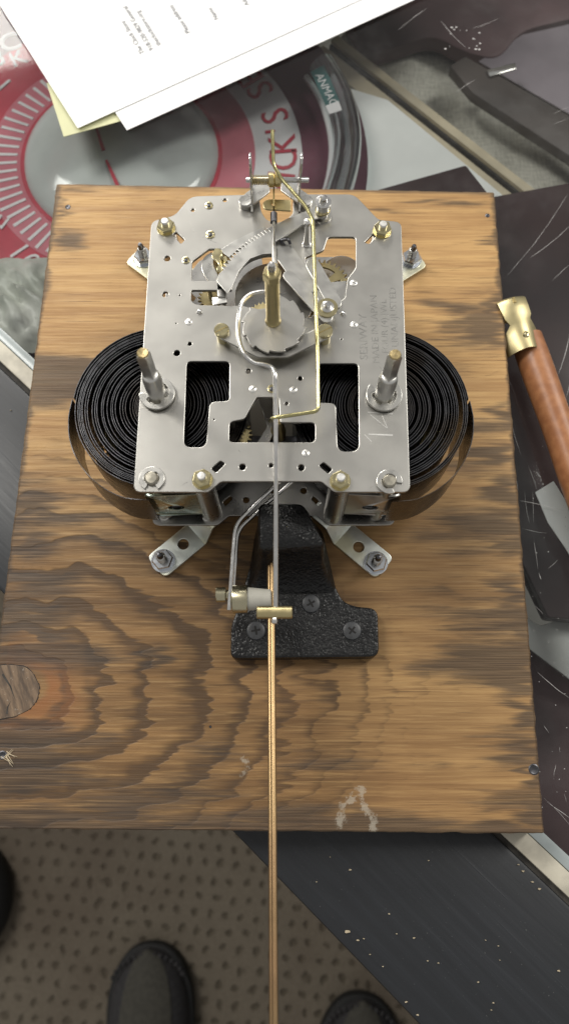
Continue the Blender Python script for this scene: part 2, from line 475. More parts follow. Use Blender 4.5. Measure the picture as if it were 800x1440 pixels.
part('wood_strip', stbox(MB(), -900, 900, 85, 93.5, -30, -18.6), M_cream, CT, bevel=.5)
part('metal_strip', stbox(MB(), -900, 900, 93.8, 99, -30, -19.0), M_glassedge, CT, bevel=.5)
part('glass_top', MB().add([ST(-900,99,-19.5),ST(900,99,-19.5),ST(900,1100,-19.5),ST(-900,1100,-19.5)], [(0,1,2,3)]), M_glass, CT, smooth=0)
part('side_panel', stbox(MB(), -900, 900, 14, 30, -780, -40), M_panel, CT)
part('shelf', stbox(MB(), -900, 900, 30, 1100, -176, -160), M_shelf, CT)
part('back_panel', stbox(MB(), -900, 900, 1100, 1112, -780, -18), M_panel, CT)
# scratches in the glass, thin and pale
sc = MB()
def scratch(mb, p, q, w=.22, wob=.4):
    a = Vector(P(*p, -19.3)); b = Vector(P(*q, -19.3)); n = max(3, int((b-a).length/5)); d = (b-a).normalized(); nn = Vector((-d.y, d.x, 0))
    bow = random.uniform(-1, 1)*(b-a).length*.03
    L = []
    for i in range(n+1):
        t = i/n; c = a.lerp(b, t)+nn*(random.uniform(-wob, wob)*.3 + bow*math.sin(math.pi*t)); ww = w*random.uniform(.4, 1)*(1 if 0 < i < n else .2)
        L += [tuple(c-nn*ww/2), tuple(c+nn*ww/2)]
    mb.add(L, [(2*i, 2*i+1, 2*i+3, 2*i+2) for i in range(n)])
for p, q in (((712,388),(798,272)),((800,470),(784,528)),((745,362),(800,318)),((775,395),(800,372)),((776,620),(800,660)),
             ((731,704),(792,718)),((734,743),(768,750)),((737,690),(744,735)),((748,690),(750,735)),((742,655),(755,690)),
             ((770,800),(784,787)),((755,945),(800,982)),((764,1020),(771,1031)),((781,1075),(778,1093)),((764,1122),(800,1160)),
             ((768,1128),(800,1150)),((786,1050),(787,1058)),((792,1115),(796,1128)),((620,30),(655,68)),((777,160),(800,150)),((664,40),(700,26)),
             ((786,640),(800,672)),((752,852),(763,864)),((774,176),(800,165)),((560,42),(600,12)),((475,50),(488,30)),((640,130),(668,112)),
             ((724,668),(728,690)),((750,760),(756,800)),((757,805),(760,815)),((720,600),(732,640)),((795,560),(800,540))):
    scratch(sc, p, q, random.uniform(.16, .34))
for k in range(46):
    x, y = random.uniform(735, 800), random.uniform(560, 1150)
    c = P(x, y, -19.3); r = random.uniform(.12, .4)
    sc.add([(c[0]+r*math.cos(a), c[1]+r*random.uniform(.5,1)*math.sin(a), c[2]) for a in (0,1.3,2.5,3.8,5)], [(0,1,2,3,4)])
for k in range(16):
    x, y = random.uniform(625, 680), random.uniform(35, 70)
    c = P(x, y, -19.3); r = random.uniform(.3, 1.0)
    sc.add([(c[0]+r*math.cos(a), c[1]+r*random.uniform(.5,1)*math.sin(a), c[2]) for a in (0,1.3,2.5,3.8,5)], [(0,1,2,3,4)])
part('scratches', sc, M_gdust, CT, kind='stuff', smooth=0)

# chips and crumbs on the black frame
ch = MB()
spots = [(488,1310,2.4),(503,1322,1.2),(511,1320,.9),(582,1319,1.3),(492,1223,1.3),(547,1285,.9),(571,1409,1.3),(587,1427,1.1),(682,1322,.7),
         (616,1354,.8),(672,1381,1.0),(538,1359,.7),(445,1240,.7),(520,1342,.7),(693,1410,.8),(557,1313,.8),(702,1350,.6),(464,1205,.6),(602,1210,.8),
         (735,1225,1.5),(748,1240,1.3),(758,1250,1.7),(728,1216,1.1),(108,395,1.0),(47,556,1.2),(49,565,1.1),(16,577,.8),(785,1365,1.3),(601,1351,.7),(700,1330,.6),(690,1420,.7)]
for x, y, r in [(a, b, q*.6) for a, b, q in spots]:
    c = P(x, y, -17.9); a0 = random.uniform(0, 6)
    ch.add([(c[0]+r*math.cos(a0+a)*1.0, c[1]+r*.45*math.sin(a0+a), c[2]+(0 if k < 4 else .5)) for k, a in enumerate((0,1.5,3.1,4.6,0.5,2.2,3.9))],
           [(0,1,2,3),(0,4,5,1),(1,5,2),(2,5,6,3),(3,6,4,0),(4,5,6)])
tag(part('wood_chips', ch, M_chip, None, smooth=0), 'pale wood chips and crumbs scattered on the black counter frame', 'wood chips', kind='stuff')

# ------------------------------------------------------------------ things inside the case
ZD = -62
dc = P(172, 222, ZD); dx0 = P(306, 222, ZD)[0]-dc[0]
k1 = dx0/134.0
D = thing('advertising_dial', 'round red and white lettered dial lying under the glass behind the board', 'advertising dial', dc)
def ring(r0, r1, a0, a1, z, n=72):
    m = MB(); pts = arc_ring(dc[0], dc[1], r0*k1, r1*k1, a0, a1, n); N = n+1
    o = [pts[i] for i in range(N)]; i_ = [pts[2*N-1-i] for i in range(N)]
    vs = [(x, y, z) for x, y in o]+[(x, y, z) for x, y in i_]+[(x, y, z-2.5) for x, y in o]+[(x, y, z-2.5) for x, y in i_]
    fs = []
    for i in range(N-1): fs += [(i, i+1, N+i+1, N+i), (2*N+i, 2*N+i+1, i+1, i), (N+i, N+i+1, 3*N+i+1, 3*N+i)]
    return m.add(vs, fs)
part('rim', ring(252, 345, -178, 182, ZD, 120), M_dialmar, D, smooth=0)
part('letter_band', ring(186, 253, -80, 72, ZD+.6), M_dialwhite, D, smooth=0)
part('letter_band', ring(186, 260, 72, 280, ZD+.8), M_dialred, D, smooth=0, label='red letter band')
part('scale_ring', ring(137, 187, -178, 182, ZD+1.2, 120), M_dialpink, D, smooth=0)
part('inner_ring', ring(128, 141, -178, 182, ZD+1.8, 120), M_dialred, D, smooth=0)
dome = MB(); dome.lathe([(136*k1*math.cos(t), 16*math.sin(t)) for t in [i*math.pi/2/9 for i in range(9)]]+[(0, 16)], (dc[0], dc[1], ZD+1), n=64)
part('dome', dome, M_dialpale, D, smooth=60)
tk = MB()
for k in range(-4, 43):
    a = math.radians(82+k*5.1); r0, r1 = (146, 181)
    if k % 5 == 0: r1 = 184
    d = Vector((math.cos(a), math.sin(a))); n_ = Vector((-d.y, d.x))*2.4*k1; c0 = Vector(dc[:2])
    q = [c0+d*r0*k1-n_*.8, c0+d*r1*k1-n_, c0+d*r1*k1+n_, c0+d*r0*k1+n_*.8]
    tk.prism([tuple(p) for p in q], ZD+1.0, ZD+1.7)
part('tick_marks', tk, M_dialwhite, D, smooth=0, label='white scale ticks', kind='stuff')
def arctext(s, r, a0, step, size, mat, z, lab):
    for i, chh in enumerate(s):
        if chh in ' ': continue
        a = math.radians(a0+i*step); t = a+math.pi/2
        o = (dc[0]+r*k1*math.cos(a), dc[1]+r*k1*math.sin(a), z)
        part('letter', text_mb(chh, size, o, (math.cos(t), math.sin(t), 0), .3, 'CENTER'), mat, D, smooth=0, label=lab)
arctext("VICK'S SE", 245, -14.5, 6.6, 27, M_dialred, ZD+1.0, 'red letter on the white band')
for s, px, py, sz, ang in (('K', 30, 90, 18, -62), ('C', 18, 70, 23, -70), ('8', 0, 92, 22, -65), ('Z', 6, 122, 22, -40), ('1', 40, 345, 20, 40), ('0', 55, 360, 20, 40), ('n', 8, 305, 20, 60)):
    o = P(px, py, ZD+1.4); a = math.radians(ang+90)
    part('letter', text_mb(s, sz, o, (math.cos(a), math.sin(a), 0), .3, 'CENTER'), M_dialwhite, D, smooth=0, label='white letter on the red band')
hand = MB()
for p, q in (((136,180),(146,212)),((150,226),(166,262))):
    a = Vector(P(*p, ZD+17)); b = Vector(P(*q, ZD+17)); n_ = Vector((-(b-a).y, (b-a).x, 0)).normalized()*1.2
    hand.prism([(a-n_*.7)[:2], (a+n_*.7)[:2], (b+n_)[:2], (b-n_)[:2]], ZD+17.2, ZD+17.8)
part('hand', hand, M_dialred, D, smooth=0)

# thick clear glass rim with a label
gp = [P(x, y, z) for x, y, z in ((452,92,-42),(474,130,-43),(487,175,-44),(488,215,-44),(478,262,-44),(455,320,-44),(420,360,-44))]
GR = thing('glass_rim', 'thick curved clear glass rim with a teal label inside the case', 'glass rim', gp[3])
part('rim', MB().tube(smoothpath(gp, 8), 9.0, 16), M_clear, GR, smooth=60)
gp2 = [(p[0]-10, p[1], p[2]-9) for p in gp]
part('inner_rim', MB().tube(smoothpath(gp2, 8), 2.2, 8), M_dialwhite, GR, smooth=60)
lq = [P2(*p, -33) for p in ((437,98),(456,88),(478,140),(460,150))]
part('label', MB().prism(lq, -35, -34.6), M_teal, GR, smooth=0)
lq = [P2(*p, -33) for p in ((458,146),(476,139),(481,152),(463,158))]
part('label_band', MB().prism(lq, -35, -34.5), M_dialwhite, GR, smooth=0)
a = P(445, 98, -33); b = P(470, 147, -33)
part('label_lettering', text_mb('ANMAC', 7.8, (a[0]-1, a[1]-3, -34.4), (b[0]-a[0], b[1]-a[1], 0), .1), M_dialwhite, GR, smooth=0)

def slab(name, px, z, th, mat, label, cat, bevel=.6, rnd=0):
    pts = [P2(p[0], p[1], z) for p in px]
    cx = sum(p[0] for p in pts)/len(pts); cy = sum(p[1] for p in pts)/len(pts)
    if rnd: pts = rounded([p+(rnd,) for p in pts])
    o = part(name, MB().prism(pts, z-th, z), mat, None, (cx, cy, z-th), bevel=bevel)
    return tag(o, label, cat)
slab('white_card', ((480,120),(545,140),(720,285),(640,330),(470,300)), -62, 2, M_card, 'large white card under the glass beside the pale wooden rail', 'card')
# pale wooden rail across the case
RW = thing('wooden_rail', 'pale wooden rail with a dark groove running under the glass', 'rail', P(600, 170, -100))
for nm, off, w, z1, mt in (('rail', -7, 13, -72, M_railwood), ('groove', 7, 2.6, -76, M_groove), ('lip', 11, 7, -73, M_railwood)):
    a = Vector(P(455, 62, -72)); b = Vector(P(820, 350, -72)); d = (b-a).normalized(); n_ = Vector((-d.y, d.x, 0))
    q = [a+n_*(off-w/2), b+n_*(off-w/2), b+n_*(off+w/2), a+n_*(off+w/2)]
    part(nm, MB().prism([(p.x, p.y) for p in q], -150, z1), mt, RW, bevel=1.0)
# linen cloth with soft folds
cl = MB(); nx, ny = 46, 34
A, B, Cc, Dd = (Vector(P(*p, -92)) for p in ((470,60),(850,340),(960,120),(600,-60)))
for j in range(ny+1):
    for i in range(nx+1):
        u, v = i/nx, j/ny
        p = A.lerp(B, u).lerp(Dd.lerp(Cc, u), v)
        z = 2.2*math.sin(u*9+v*4)+1.6*math.sin(v*13-u*5)+1.0*math.sin(u*23+v*17)
        cl.v.append((p.x, p.y, -95+z))
for j in range(ny):
    for i in range(nx):
        k = j*(nx+1)+i; cl.f.append((k, k+1, k+nx+2, k+nx+1))
tag(part('linen_cloth', cl, M_cloth, None, P(700,150,-95), smooth=60), 'beige woven linen cloth spread in the case beyond the rail', 'cloth')
slab('dark_box', ((632,92),(664,130),(860,258),(860,196),(654,78)), -66, 9, M_box, 'flat dark grey box lying along the linen cloth', 'box', 1.5)
slab('violet_card', ((672,86),(735,48),(860,20),(860,190),(800,160)), -78, 1.2, M_violet, 'greyish violet card beyond the flat dark grey box', 'card')
slab('dark_cloth_bundle', ((480,20),(560,-40),(720,-60),(860,-40),(820,22),(735,42),(700,84),(650,72),(610,48),(560,66),(520,78)), -76, 14, M_maroon, 'dark maroon bundle beyond the linen cloth at the back of the case', 'bundle', 4, 12)
slab('silver_strip', ((684,98),(724,88),(726,96),(688,107)), -64, 1.5, M_edge, 'short bright metal strip beside the dark box', 'metal strip')
# dark panel on the right, under the glass, and the cards round it
slab('dark_board', ((505,273),(655,231),(690,276),(800,256),(900,240),(900,880),(770,868),(690,700),(640,420)), -40, 12, M_dark, 'large dark brown panel under the glass right of the board', 'panel', 1.5)
slab('white_tag', ((752,692),(778,676),(830,760),(830,830),(794,770),(770,735)), -22, 1.0, M_card, 'white card on the dark panel below the leather handle', 'card')
slab('grey_card', ((700,800),(745,872),(760,880),(830,855),(860,985),(800,955),(700,880)), -54, 2, M_greycard, 'pale grey card poking out below the dark panel', 'card')
slab('maroon_cloth', ((690,860),(746,905),(860,1010),(860,1260),(700,1190)), -70, 14, M_maroon, 'dark maroon cloth in the corner of the case beside the pale strip', 'cloth', 3, 6)
# crumpled wrapping
cr = MB(); n_ = 22
for j in range(n_+1):
    for i in range(n_+1):
        u, v = i/n_, j/n_
        x, y, _ = P(-40+u*135, 352+v*135, -36)
        e = min(u, 1-u, v, 1-v)
        z = -44+16*min(1, e*4)*(.45+.55*abs(math.sin(u*9+3*math.sin(v*7))*math.cos(v*8+2*math.sin(u*6))))
        cr.v.append((x+random.uniform(-.6,.6), y+random.uniform(-.6,.6), z))
for j in range(n_):
    for i in range(n_):
        k = j*(n_+1)+i; cr.f.append((k, k+1, k+n_+2, k+n_+1))
tag(part('crumpled_wrapper', cr, M_crumple, None, P(25,420,-44), smooth=70), 'crumpled whitish wrapper under the glass left of the board', 'wrapper')

# ------------------------------------------------------------------ papers on the glass
ZP = -18.9
def paper(corner, along, z, th, label, curl=2.0):
    a = Vector(P(*corner, z)); b = Vector(P(*along, z)); d = (b-a).normalized(); u = Vector((-d.y, d.x, 0))
    m = MB(); nx_, ny_ = 10, 12
    for s_ in (0, 1):
        for j in range(ny_+1):
            for i in range(nx_+1):
                p = a+d*(279*i/nx_)+u*(216*j/ny_)
                m.v.append((p.x, p.y, z+s_*th+curl*((i/nx_)**2*.4+(1-j/ny_)**3*.15*(1-i/nx_))))
    N = (nx_+1)*(ny_+1)
    for j in range(ny_):
        for i in range(nx_):
            k = j*(nx_+1)+i; m.f += [(N+k, N+k+1, N+k+nx_+2, N+k+nx_+1), (k+nx_+1, k+nx_+2, k+1, k)]
    rim = [i for i in range(nx_+1)]+[(j+1)*(nx_+1)-1 for j in range(1, ny_+1)]+[ny_*(nx_+1)+i for i in range(nx_-1, -1, -1)]+[j*(nx_+1) for j in range(ny_-1, 0, -1)]
    for k in range(len(rim)):
        p, q = rim[k], rim[(k+1) % len(rim)]; m.f.append((p, q, N+q, N+p))
    o = part('paper_sheet', m, M_paper, None, tuple(a), smooth=30)
    tag(o, label, 'paper', 'sheets of paper stacked on the glass'); return o, a, d, u
paper((182,180), (584,-2), ZP, .3, 'lowest white sheet of the paper stack, its edge showing below the others')
paper((179,184), (580,2), ZP+.7, .3, 'middle white sheet of the paper stack with the corner nearest the board')
SH, pa, pd, pu = paper((110,181), (560,-24), ZP+1.4, .3, 'printed white sheet on top of the paper stack', 1.0)
nt_ = [P2(*p, ZP) for p in ((66,117),(90,192),(170,170),(150,80))]
tag(part('sticky_note', MB().prism(nt_, ZP-.4, ZP-.1), M_note, None, P(110,150,ZP-.4), smooth=0), 'pale yellow sticky note poking out from under the papers', 'sticky note')
tdir = Vector(P(10, 0, ZP))-Vector(P(111, 178, ZP)); tdir.normalize()
def ptxt(s, px, py, size):
    o = P(px, py, ZP+2.1)
    part('printed_line', text_mb(s, size, (o[0], o[1], ZP+2.05), tdir, .02), M_ink, SH, smooth=0)
ptxt('The Clock Store', 204, 74, 4.6)
ptxt('918-520-9829 General', 217, 69, 4.6)
ptxt('theclockstore.org', 227, 62.5, 4.6)
ptxt('Please address', 268, 45, 4.6)
ptxt('Name _________', 308, 26, 4.6)
ptxt('Address ______', 351, 6, 4.6)

# ------------------------------------------------------------------ the scorched board
bTL, bTR, bBR, bBL = (np.array(P2(*p, 0)) for p in ((80,258),(695,270),(765,1172),(-35,1165)))
NXB, NYB = 281, 691
U, V = np.meshgrid(np.linspace(0, 1, NXB), np.linspace(0, 1, NYB))
XY = (bBL*(1-U[..., None])+bBR*U[..., None])*(1-V[..., None])+(bTL*(1-U[..., None])+bTR*U[..., None])*V[..., None]
TAB = RNG.rand(256, 256)
def vn(x, y, seed=0):
    x = x+seed*17.31; y = y+seed*9.77
    xi = np.floor(x).astype(int); yi = np.floor(y).astype(int); fx = x-xi; fy = y-yi
    fx = fx*fx*(3-2*fx); fy = fy*fy*(3-2*fy)
    g = lambda i, j: TAB[(xi+i) % 256, (yi+j) % 256]
    return (g(0,0)*(1-fx)+g(1,0)*fx)*(1-fy)+(g(0,1)*(1-fx)+g(1,1)*fx)*fy
def fbm(x, y, seed=0, o=4):
    r = 0; a = .5
    for k in range(o): r = r+a*vn(x*2**k, y*2**k, seed+k*3); a *= .5
    return r
X, Y = XY[..., 0], XY[..., 1]
# ragged edges
er = 1.1*(fbm(Y/5, Y*0, 3)-.5); eb = .8*(fbm(X/6, X*0, 5)-.5)
Xo, Yo = X.copy(), Y.copy()
Xo[:, -1] += er[:, -1]; Xo[:, 0] += er[:, 0]; Yo[0, :] += eb[0, :]; Yo[-1, :] += eb[-1, :]
Z = np.zeros_like(X); Z[:, 0] -= .5; Z[:, -1] -= .7; Z[0, :] -= .5; Z[-1, :] -= .5
jag = 13*(fbm(X/75, Y/2.6, 61, 4)-.47)*2+7*(fbm(X/40, Y/7, 62, 3)-.47)*2      # torn along the grain
wx = X+6*(fbm(X/22, Y/22, 11)-.5)*2+jag*1.2; wy = Y+4*(fbm(X/30, Y/16, 12)-.5)*2
scor = np.zeros_like(X)
def blob(px, py, rx, ry, amt, soft=1.0):
    """a scorched patch measured on the board: centre, half sizes (mm)"""
    global scor
    cx, cy = P2(px, py); d = np.sqrt(((wx-cx)/rx)**2+((wy-cy)/ry)**2)
    scor = np.maximum(scor, amt*np.clip((1.7-d)/(1.45*soft), 0, 1)) if amt > 0 else scor+amt*np.clip((1.25-d)/.75, 0, 1)
for b in ((92,338,12,8,.9),(85,300,6,14,.55),(80,530,30,10,1.0,.5),(60,545,18,11,1.0),(50,700,17,8,.95),(75,735,26,6,.75),(40,770,12,10,.8),
          (60,830,20,7,.8),(40,870,25,6,.8),(60,925,32,7,1.0),(205,925,8,6,.9),(20,1045,24,8,1.05),(30,1085,30,9,1.0),(120,1040,14,5,.7),
          (40,1150,42,6,.9),(180,1135,30,12,.75),(250,1120,26,14,.65),(300,1060,14,10,.55),(440,1075,30,10,.5),(420,1150,30,8,.95),(560,1158,36,5,.9),(300,1160,36,5,.8),(690,1165,14,4,.9),
          (670,455,16,15,1.0),(640,430,20,6,.75),(690,430,8,12,.9),(640,480,16,5,.6),
          (700,590,10,8,.9),(690,640,16,8,.95),(670,600,22,5,.75),(700,690,10,10,.8),(650,660,28,5,.6),(690,740,26,9,.9),(620,755,34,6,.65),(680,780,28,4,.6),
          (715,840,9,12,.75),(725,890,7,8,.8),(690,935,22,10,1.05),(720,960,14,9,1.0),(640,940,22,5,.75),(730,1010,8,10,.8),(720,1050,14,8,.85),(745,1090,6,10,.9),(742,1140,8,10,.85),(690,1130,20,4,.6),
          (300,720,26,12,.45),(230,720,30,8,.40),(150,760,26,8,.45),(330,780,16,26,.5),(300,850,18,24,.40),(430,985,40,12,.25),
          (640,290,28,2.5,.7),(590,283,20,2.0,.6),(560,297,14,2.2,.6),(690,330,5,16,.6),(120,270,20,3,.5)):
    blob(*b)
# edge burn all round, of uneven reach
ux = np.minimum(X-X.min(1)[:, None], X.max(1)[:, None]-X); uy0 = (V*345); uy1 = (1-V)*345
reach = 2+9*np.clip(fbm(Y/16, X*0, 21)-.25, 0, 1)
scor = np.maximum(scor, 1.0*np.clip(1-ux/reach, 0, 1)**.8*.85)
scor = np.maximum(scor, np.clip(1-uy1/(3+5*fbm(X/14, X*0, 23)), 0, 1)*.75)
scor = np.maximum(scor, np.clip(1-uy0/(3+9*fbm(X/20, X*0, 24)), 0, 1)*.95)
cloud = np.clip((fbm((X+jag)/60, Y/15, 33, 5)-.43)*6, 0, 1)
scor = np.maximum(scor, .72*cloud*np.clip(1-(X.max(1)[:, None]-X)/80, 0, 1)**.6*np.clip((262-Y)/30, 0, 1))
scor = np.maximum(scor, .65*cloud*np.clip(1-(X-X.min(1)[:, None])/45, 0, 1)*np.clip((190-Y)/60, 0, 1))
scor = scor*(.80+.45*fbm(X/60, Y/3, 31))
# grain round the knot: growth rings stretched to the right
kx, ky = P2(18, 968)
dxk = X-kx+jag*np.clip((X-kx-12)/60, 0, .55); dyk = Y-ky
rho = np.sqrt((np.where(dxk > 0, dxk/1.55, dxk))**2+dyk**2*np.where(dyk < 0, 1.25, .95))
rho = rho+9*(fbm(X/26, Y/22, 41)-.47)*2+1.0*(fbm(X/16, Y/2.2, 43)-.47)*2
ph = rho/11.5+.4*np.sin(rho/17)
saw = ph-np.floor(ph)
ringm = np.clip(saw, 0, 1)**1.7*np.clip((1-saw)*9, 0, 1)
env = np.clip((150-rho)/95, 0, 1)*np.clip((rho-9)/6, 0, 1)
ringm = np.clip(ringm*env*(.8+1.2*fbm(X/24, Y/12, 45)), 0, 1)
band = np.clip(np.sin(ph*2*math.pi-2.2)*1.3+.1, 0, 1)*np.clip((85-rho)/30, 0, 1)*np.clip((14-dxk)/30+.9, .15, 1)*np.clip((rho-10)/5, 0, 1)
scor = np.maximum(scor, 1.0*band*(.45+.9*fbm(X/24, Y/6, 47)))
# soft cathedral lines right of the rings
ph2 = (Y+10*np.sin(X/38+.6)+8*(fbm(X/45, Y/30, 51)-.5)*2+.06*(X-20)**2/10*np.clip((40-X)/80, 0, 1))/9.0
s2 = ph2-np.floor(ph2)
ringm = np.maximum(ringm, (s2**3)*.35*fbm(X/30, Y/8, 53)*1.4)
warm = np.clip((27-rho)/16, 0, 1)*np.clip((rho-6)/3, 0, 1)*np.clip(.4+fbm(X/9, Y/5, 55), 0, 1)*np.where(dxk > -4, 1, .4)
tone = np.clip((150-Y)/80, 0, 1)*np.clip((110-X)/110, .5, 1)*(.75+.5*fbm(X/30, Y/12, 57))  # browner near half: the wood's own tone plus light falloff put into the colour
def polydist(pts):
    d = np.full_like(X, 1e9)
    for (x0, y0), (x1, y1) in zip(pts[:-1], pts[1:]):
        vx, vy = x1-x0, y1-y0; t = np.clip(((X-x0)*vx+(Y-y0)*vy)/(vx*vx+vy*vy), 0, 1)
        d = np.minimum(d, np.hypot(X-x0-t*vx, Y-y0-t*vy))
    return d
sd = polydist([P2(*p) for p in ((477,1157),(482,1135),(497,1122),(505,1118))])
sd = np.minimum(sd, polydist([P2(*p) for p in ((507,1112),(512,1135),(522,1150),(526,1166))]))
sd = np.minimum(sd, polydist([P2(*p) for p in ((344,1068),(347,1080),(341,1086))])+.8)
scuff = np.clip(1-(sd+2.5*(fbm(X/6, Y/6, 71)-.5))/4.2, 0, 1)
idx = np.arange(NXB*NYB).reshape(NYB, NXB)
quads = np.stack([idx[:-1, :-1], idx[:-1, 1:], idx[1:, 1:], idx[1:, :-1]], -1).reshape(-1, 4).tolist()
verts = np.stack([Xo, Yo, Z], -1).reshape(-1, 3)
loop = list(idx[0, :])+list(idx[1:, -1])+list(idx[-1, -2::-1])+list(idx[-2:0, 0])
low = verts[loop].copy(); low[:, 2] = -17.9
nb = len(verts); L = len(loop)
verts = np.vstack([verts, low])
faces = quads+[(int(loop[(i+1) % L]), int(loop[i]), nb+i, nb+(i+1) % L) for i in range(L)]+[tuple(nb+i for i in range(L-1, -1, -1))]
BORG = np.array((-8., 137., -18.))
me = bpy.data.meshes.new('mounting_board'); me.from_pydata(((verts-BORG)*.001).tolist(), [], faces)
for nm, arr in (('scorch', scor), ('ring', ringm), ('warm', warm), ('scuff', scuff), ('tone', tone)):
    at = me.attributes.new(nm, 'FLOAT', 'POINT'); full = np.concatenate([arr.reshape(-1), arr.reshape(-1)[loop]]).astype(np.float32)
    at.data.foreach_set('value', full)
me.materials.append(M_wood)
BOARD = link('mounting_board', me, None, tuple(BORG))
tag(BOARD, 'rectangular pine plywood board with scorched edges carrying the clock movement', 'wooden board')
# the knot: a plug with a dark bark crack round it
kp = rounded([P2(x+random.uniform(-2,2), y+random.uniform(-2,2))+(1.6,) for x, y in ((-16,938),(12,936),(34,936),(48,946),(56,962),(57,974),(50,988),(42,996),(22,1008),(-2,1013),(-22,1012))], 4)
kc = np.mean(np.array(kp), 0)
kb = [(kc[0]+(x-kc[0])*1.03+random.uniform(-.35,.35), kc[1]+(y-kc[1])*1.03+random.uniform(-.3,.3)) for x, y in kp]
part('knot_bark', MB().prism(kb, -1, .08), M_blackhole, BOARD, smooth=0)
part('knot', MB().prism(kp, -1, .2), M_knot, BOARD, smooth=20, bevel=.12)
kk = MB()
for px0, px1, w_ in (((4,948),(22,985),.5),((10,1004),(16,985),.4)):
    a = Vector(P(*px0, .46)); b = Vector(P(*px1, .46)); d = (b-a).normalized(); n2 = Vector((-d.y, d.x, 0))*w_; mid = a.lerp(b, .5)+n2*1.5
    kk.prism([(p.x, p.y) for p in (a+n2, a-n2, mid-n2*.7, b, mid+n2*.7)], .1, .24)
part('knot_cracks', kk, M_groove, BOARD, kind='stuff', smooth=0)
def nailhole(px, py, r):
    c = P(px, py, .02); m = MB(); m.lathe([(r*1.25, 0), (r, .18), (r*.9, .12), (0, .10)], c, n=12)
    part('nail', m, M_dkstud, BOARD, c)
for a in ((750,1082,2.0),(96,291,1.3),(685,303,1.1),(293+3,1022,.5),(4,1062,1.6)): nailhole(*a)
sp_ = MB()
for k in range(9):
    a = P(4+random.uniform(-4,8), 1062+random.uniform(-6,6), .2); an = random.uniform(-1.2, .9)
    sp_.tube([a, (a[0]+5*math.cos(an), a[1]+5*math.sin(an), .8)], [.22, .05], 5)
part('splinters', sp_, M_chip, BOARD, kind='stuff')

# ------------------------------------------------------------------ the clock movement
ZF, ZB = 66.0, 18.0
MV = thing('clock_movement', 'steel plated clock movement with two black mainsprings bolted to the board', 'clock movement', (-4.7, 175, 0))
def R(px, z, r=0): return [P2(p[0], p[1], z)+(p[2] if len(p) > 2 else r,) for p in px]
fo = rounded(R([(213,311,3.2),(246,303,3),(268,276,3.5),(364,273,1),(367,297,2),(375,310,2.5),(390,314,3),(404,308,2),(412,300,1.5),(412,273,1),(498,273,3.5),(532,309,2),(564,312,3.2),
                (576.5,692,3.2),(470,692,1.2),(452,677,1.2),(311,677,1.2),(293,692,1.2),(188,692,3.2)], ZF))
H_ls = rounded(R([(263,508,2.2),(323,508,2.2),(322.5,564,2),(295,565,2.6),(290,629,3.4),(258.5,629,3.4)], ZF))
H_rs = rounded(R([(449,511,1),(503.5,511,2.2),(504.5,635,3.6),(474.5,635,3.6),(472,567,2.4),(449,566,1)], ZF))
H_bc = rounded(R([(323,593,2),(344,589,1.2),(361,558.5,.8),(392,558.5,.8),(394,594,.6),(443,594,2),(443,622,2),(322,622,2)], ZF))
H_c = rounded(R([(269,408,1),(326,408,.5),(331,392,1),(340,376,3),(352,366,3),(369,360,3),(386,359,3),(405,371,3),(425,393,2),(448,421,2),(440,445,2),(400,455,2),(366,440,2),(345,430,2),(278,429,2.4),(269,424,1.6)], ZF))
H_a = rounded(R([(270,395,1),(270,368,1),(294,350,1),(326,350,1),(340,356,1.2),(318,387,1),(309,395,.5)], ZF))
H_r = rounded(R([(461,333,1.6),(500,333,2),(500,377,1.5),(488,392,2),(485,419,1),(473,426,1),(440,398,1),(429,376,1),(429,362,1),(455,352,1.5)], ZF))
slots = [rounded(R(q, ZF, .8)) for q in ([(243,330),(248,326),(260,337),(255,343)], [(512,341),(525,328),(529,331),(519,343)],
         [(297,659),(310,647.5),(317,652),(304,665)], [(448,655),(455,649.5),(467.5,660),(461,666)])]
rh = [(271.5,295.4,3),(316.5,281.6,3.4),(235.5,363.5,5),(233,414,5),(249,496.5,5),(267,483.5,3.2),(349.5,521.6,4),(341,656.6,5),(381,654.5,3.4),(403,567.5,2.8),(422,532,3.6),(423.5,657.5,5),
      (344,452,1.2),(253,415,1.2),(248,455,1.0),(480,477,1.3),(366,338,1.2),(301,590,1.2)]
def rholes(z): return [circle(*P2(x, y, ZF), r*.29, 14) for x, y, r in rh]
FP = part('front_plate', sheet(fo, ZF-1.6, ZF, [H_ls, H_rs, H_bc, H_c, H_a, H_r, *slots, *rholes(ZF)], .28), M_plate, MV, smooth=30)
bo = [(x, y-.2) for x, y in fo]
dark_h = [circle(x_, y_, r_, 14) for x_, y_, r_ in [P2(a, b, ZB)+(r,) for a, b, r in ((346,703,1.5),(427,690,1.5),(383,690,1.3))]]
bslots = [rounded(R(q, ZB, .8)) for q in ([(313,706),(324,697),(327,701),(317,712)], [(441,697),(451,707),(447,712),(438,702)])]
part('back_plate', sheet(bo, ZB-1.6, ZB, [H_r, *slots[:2], *bslots, *dark_h], .28), M_back, MV, smooth=30)

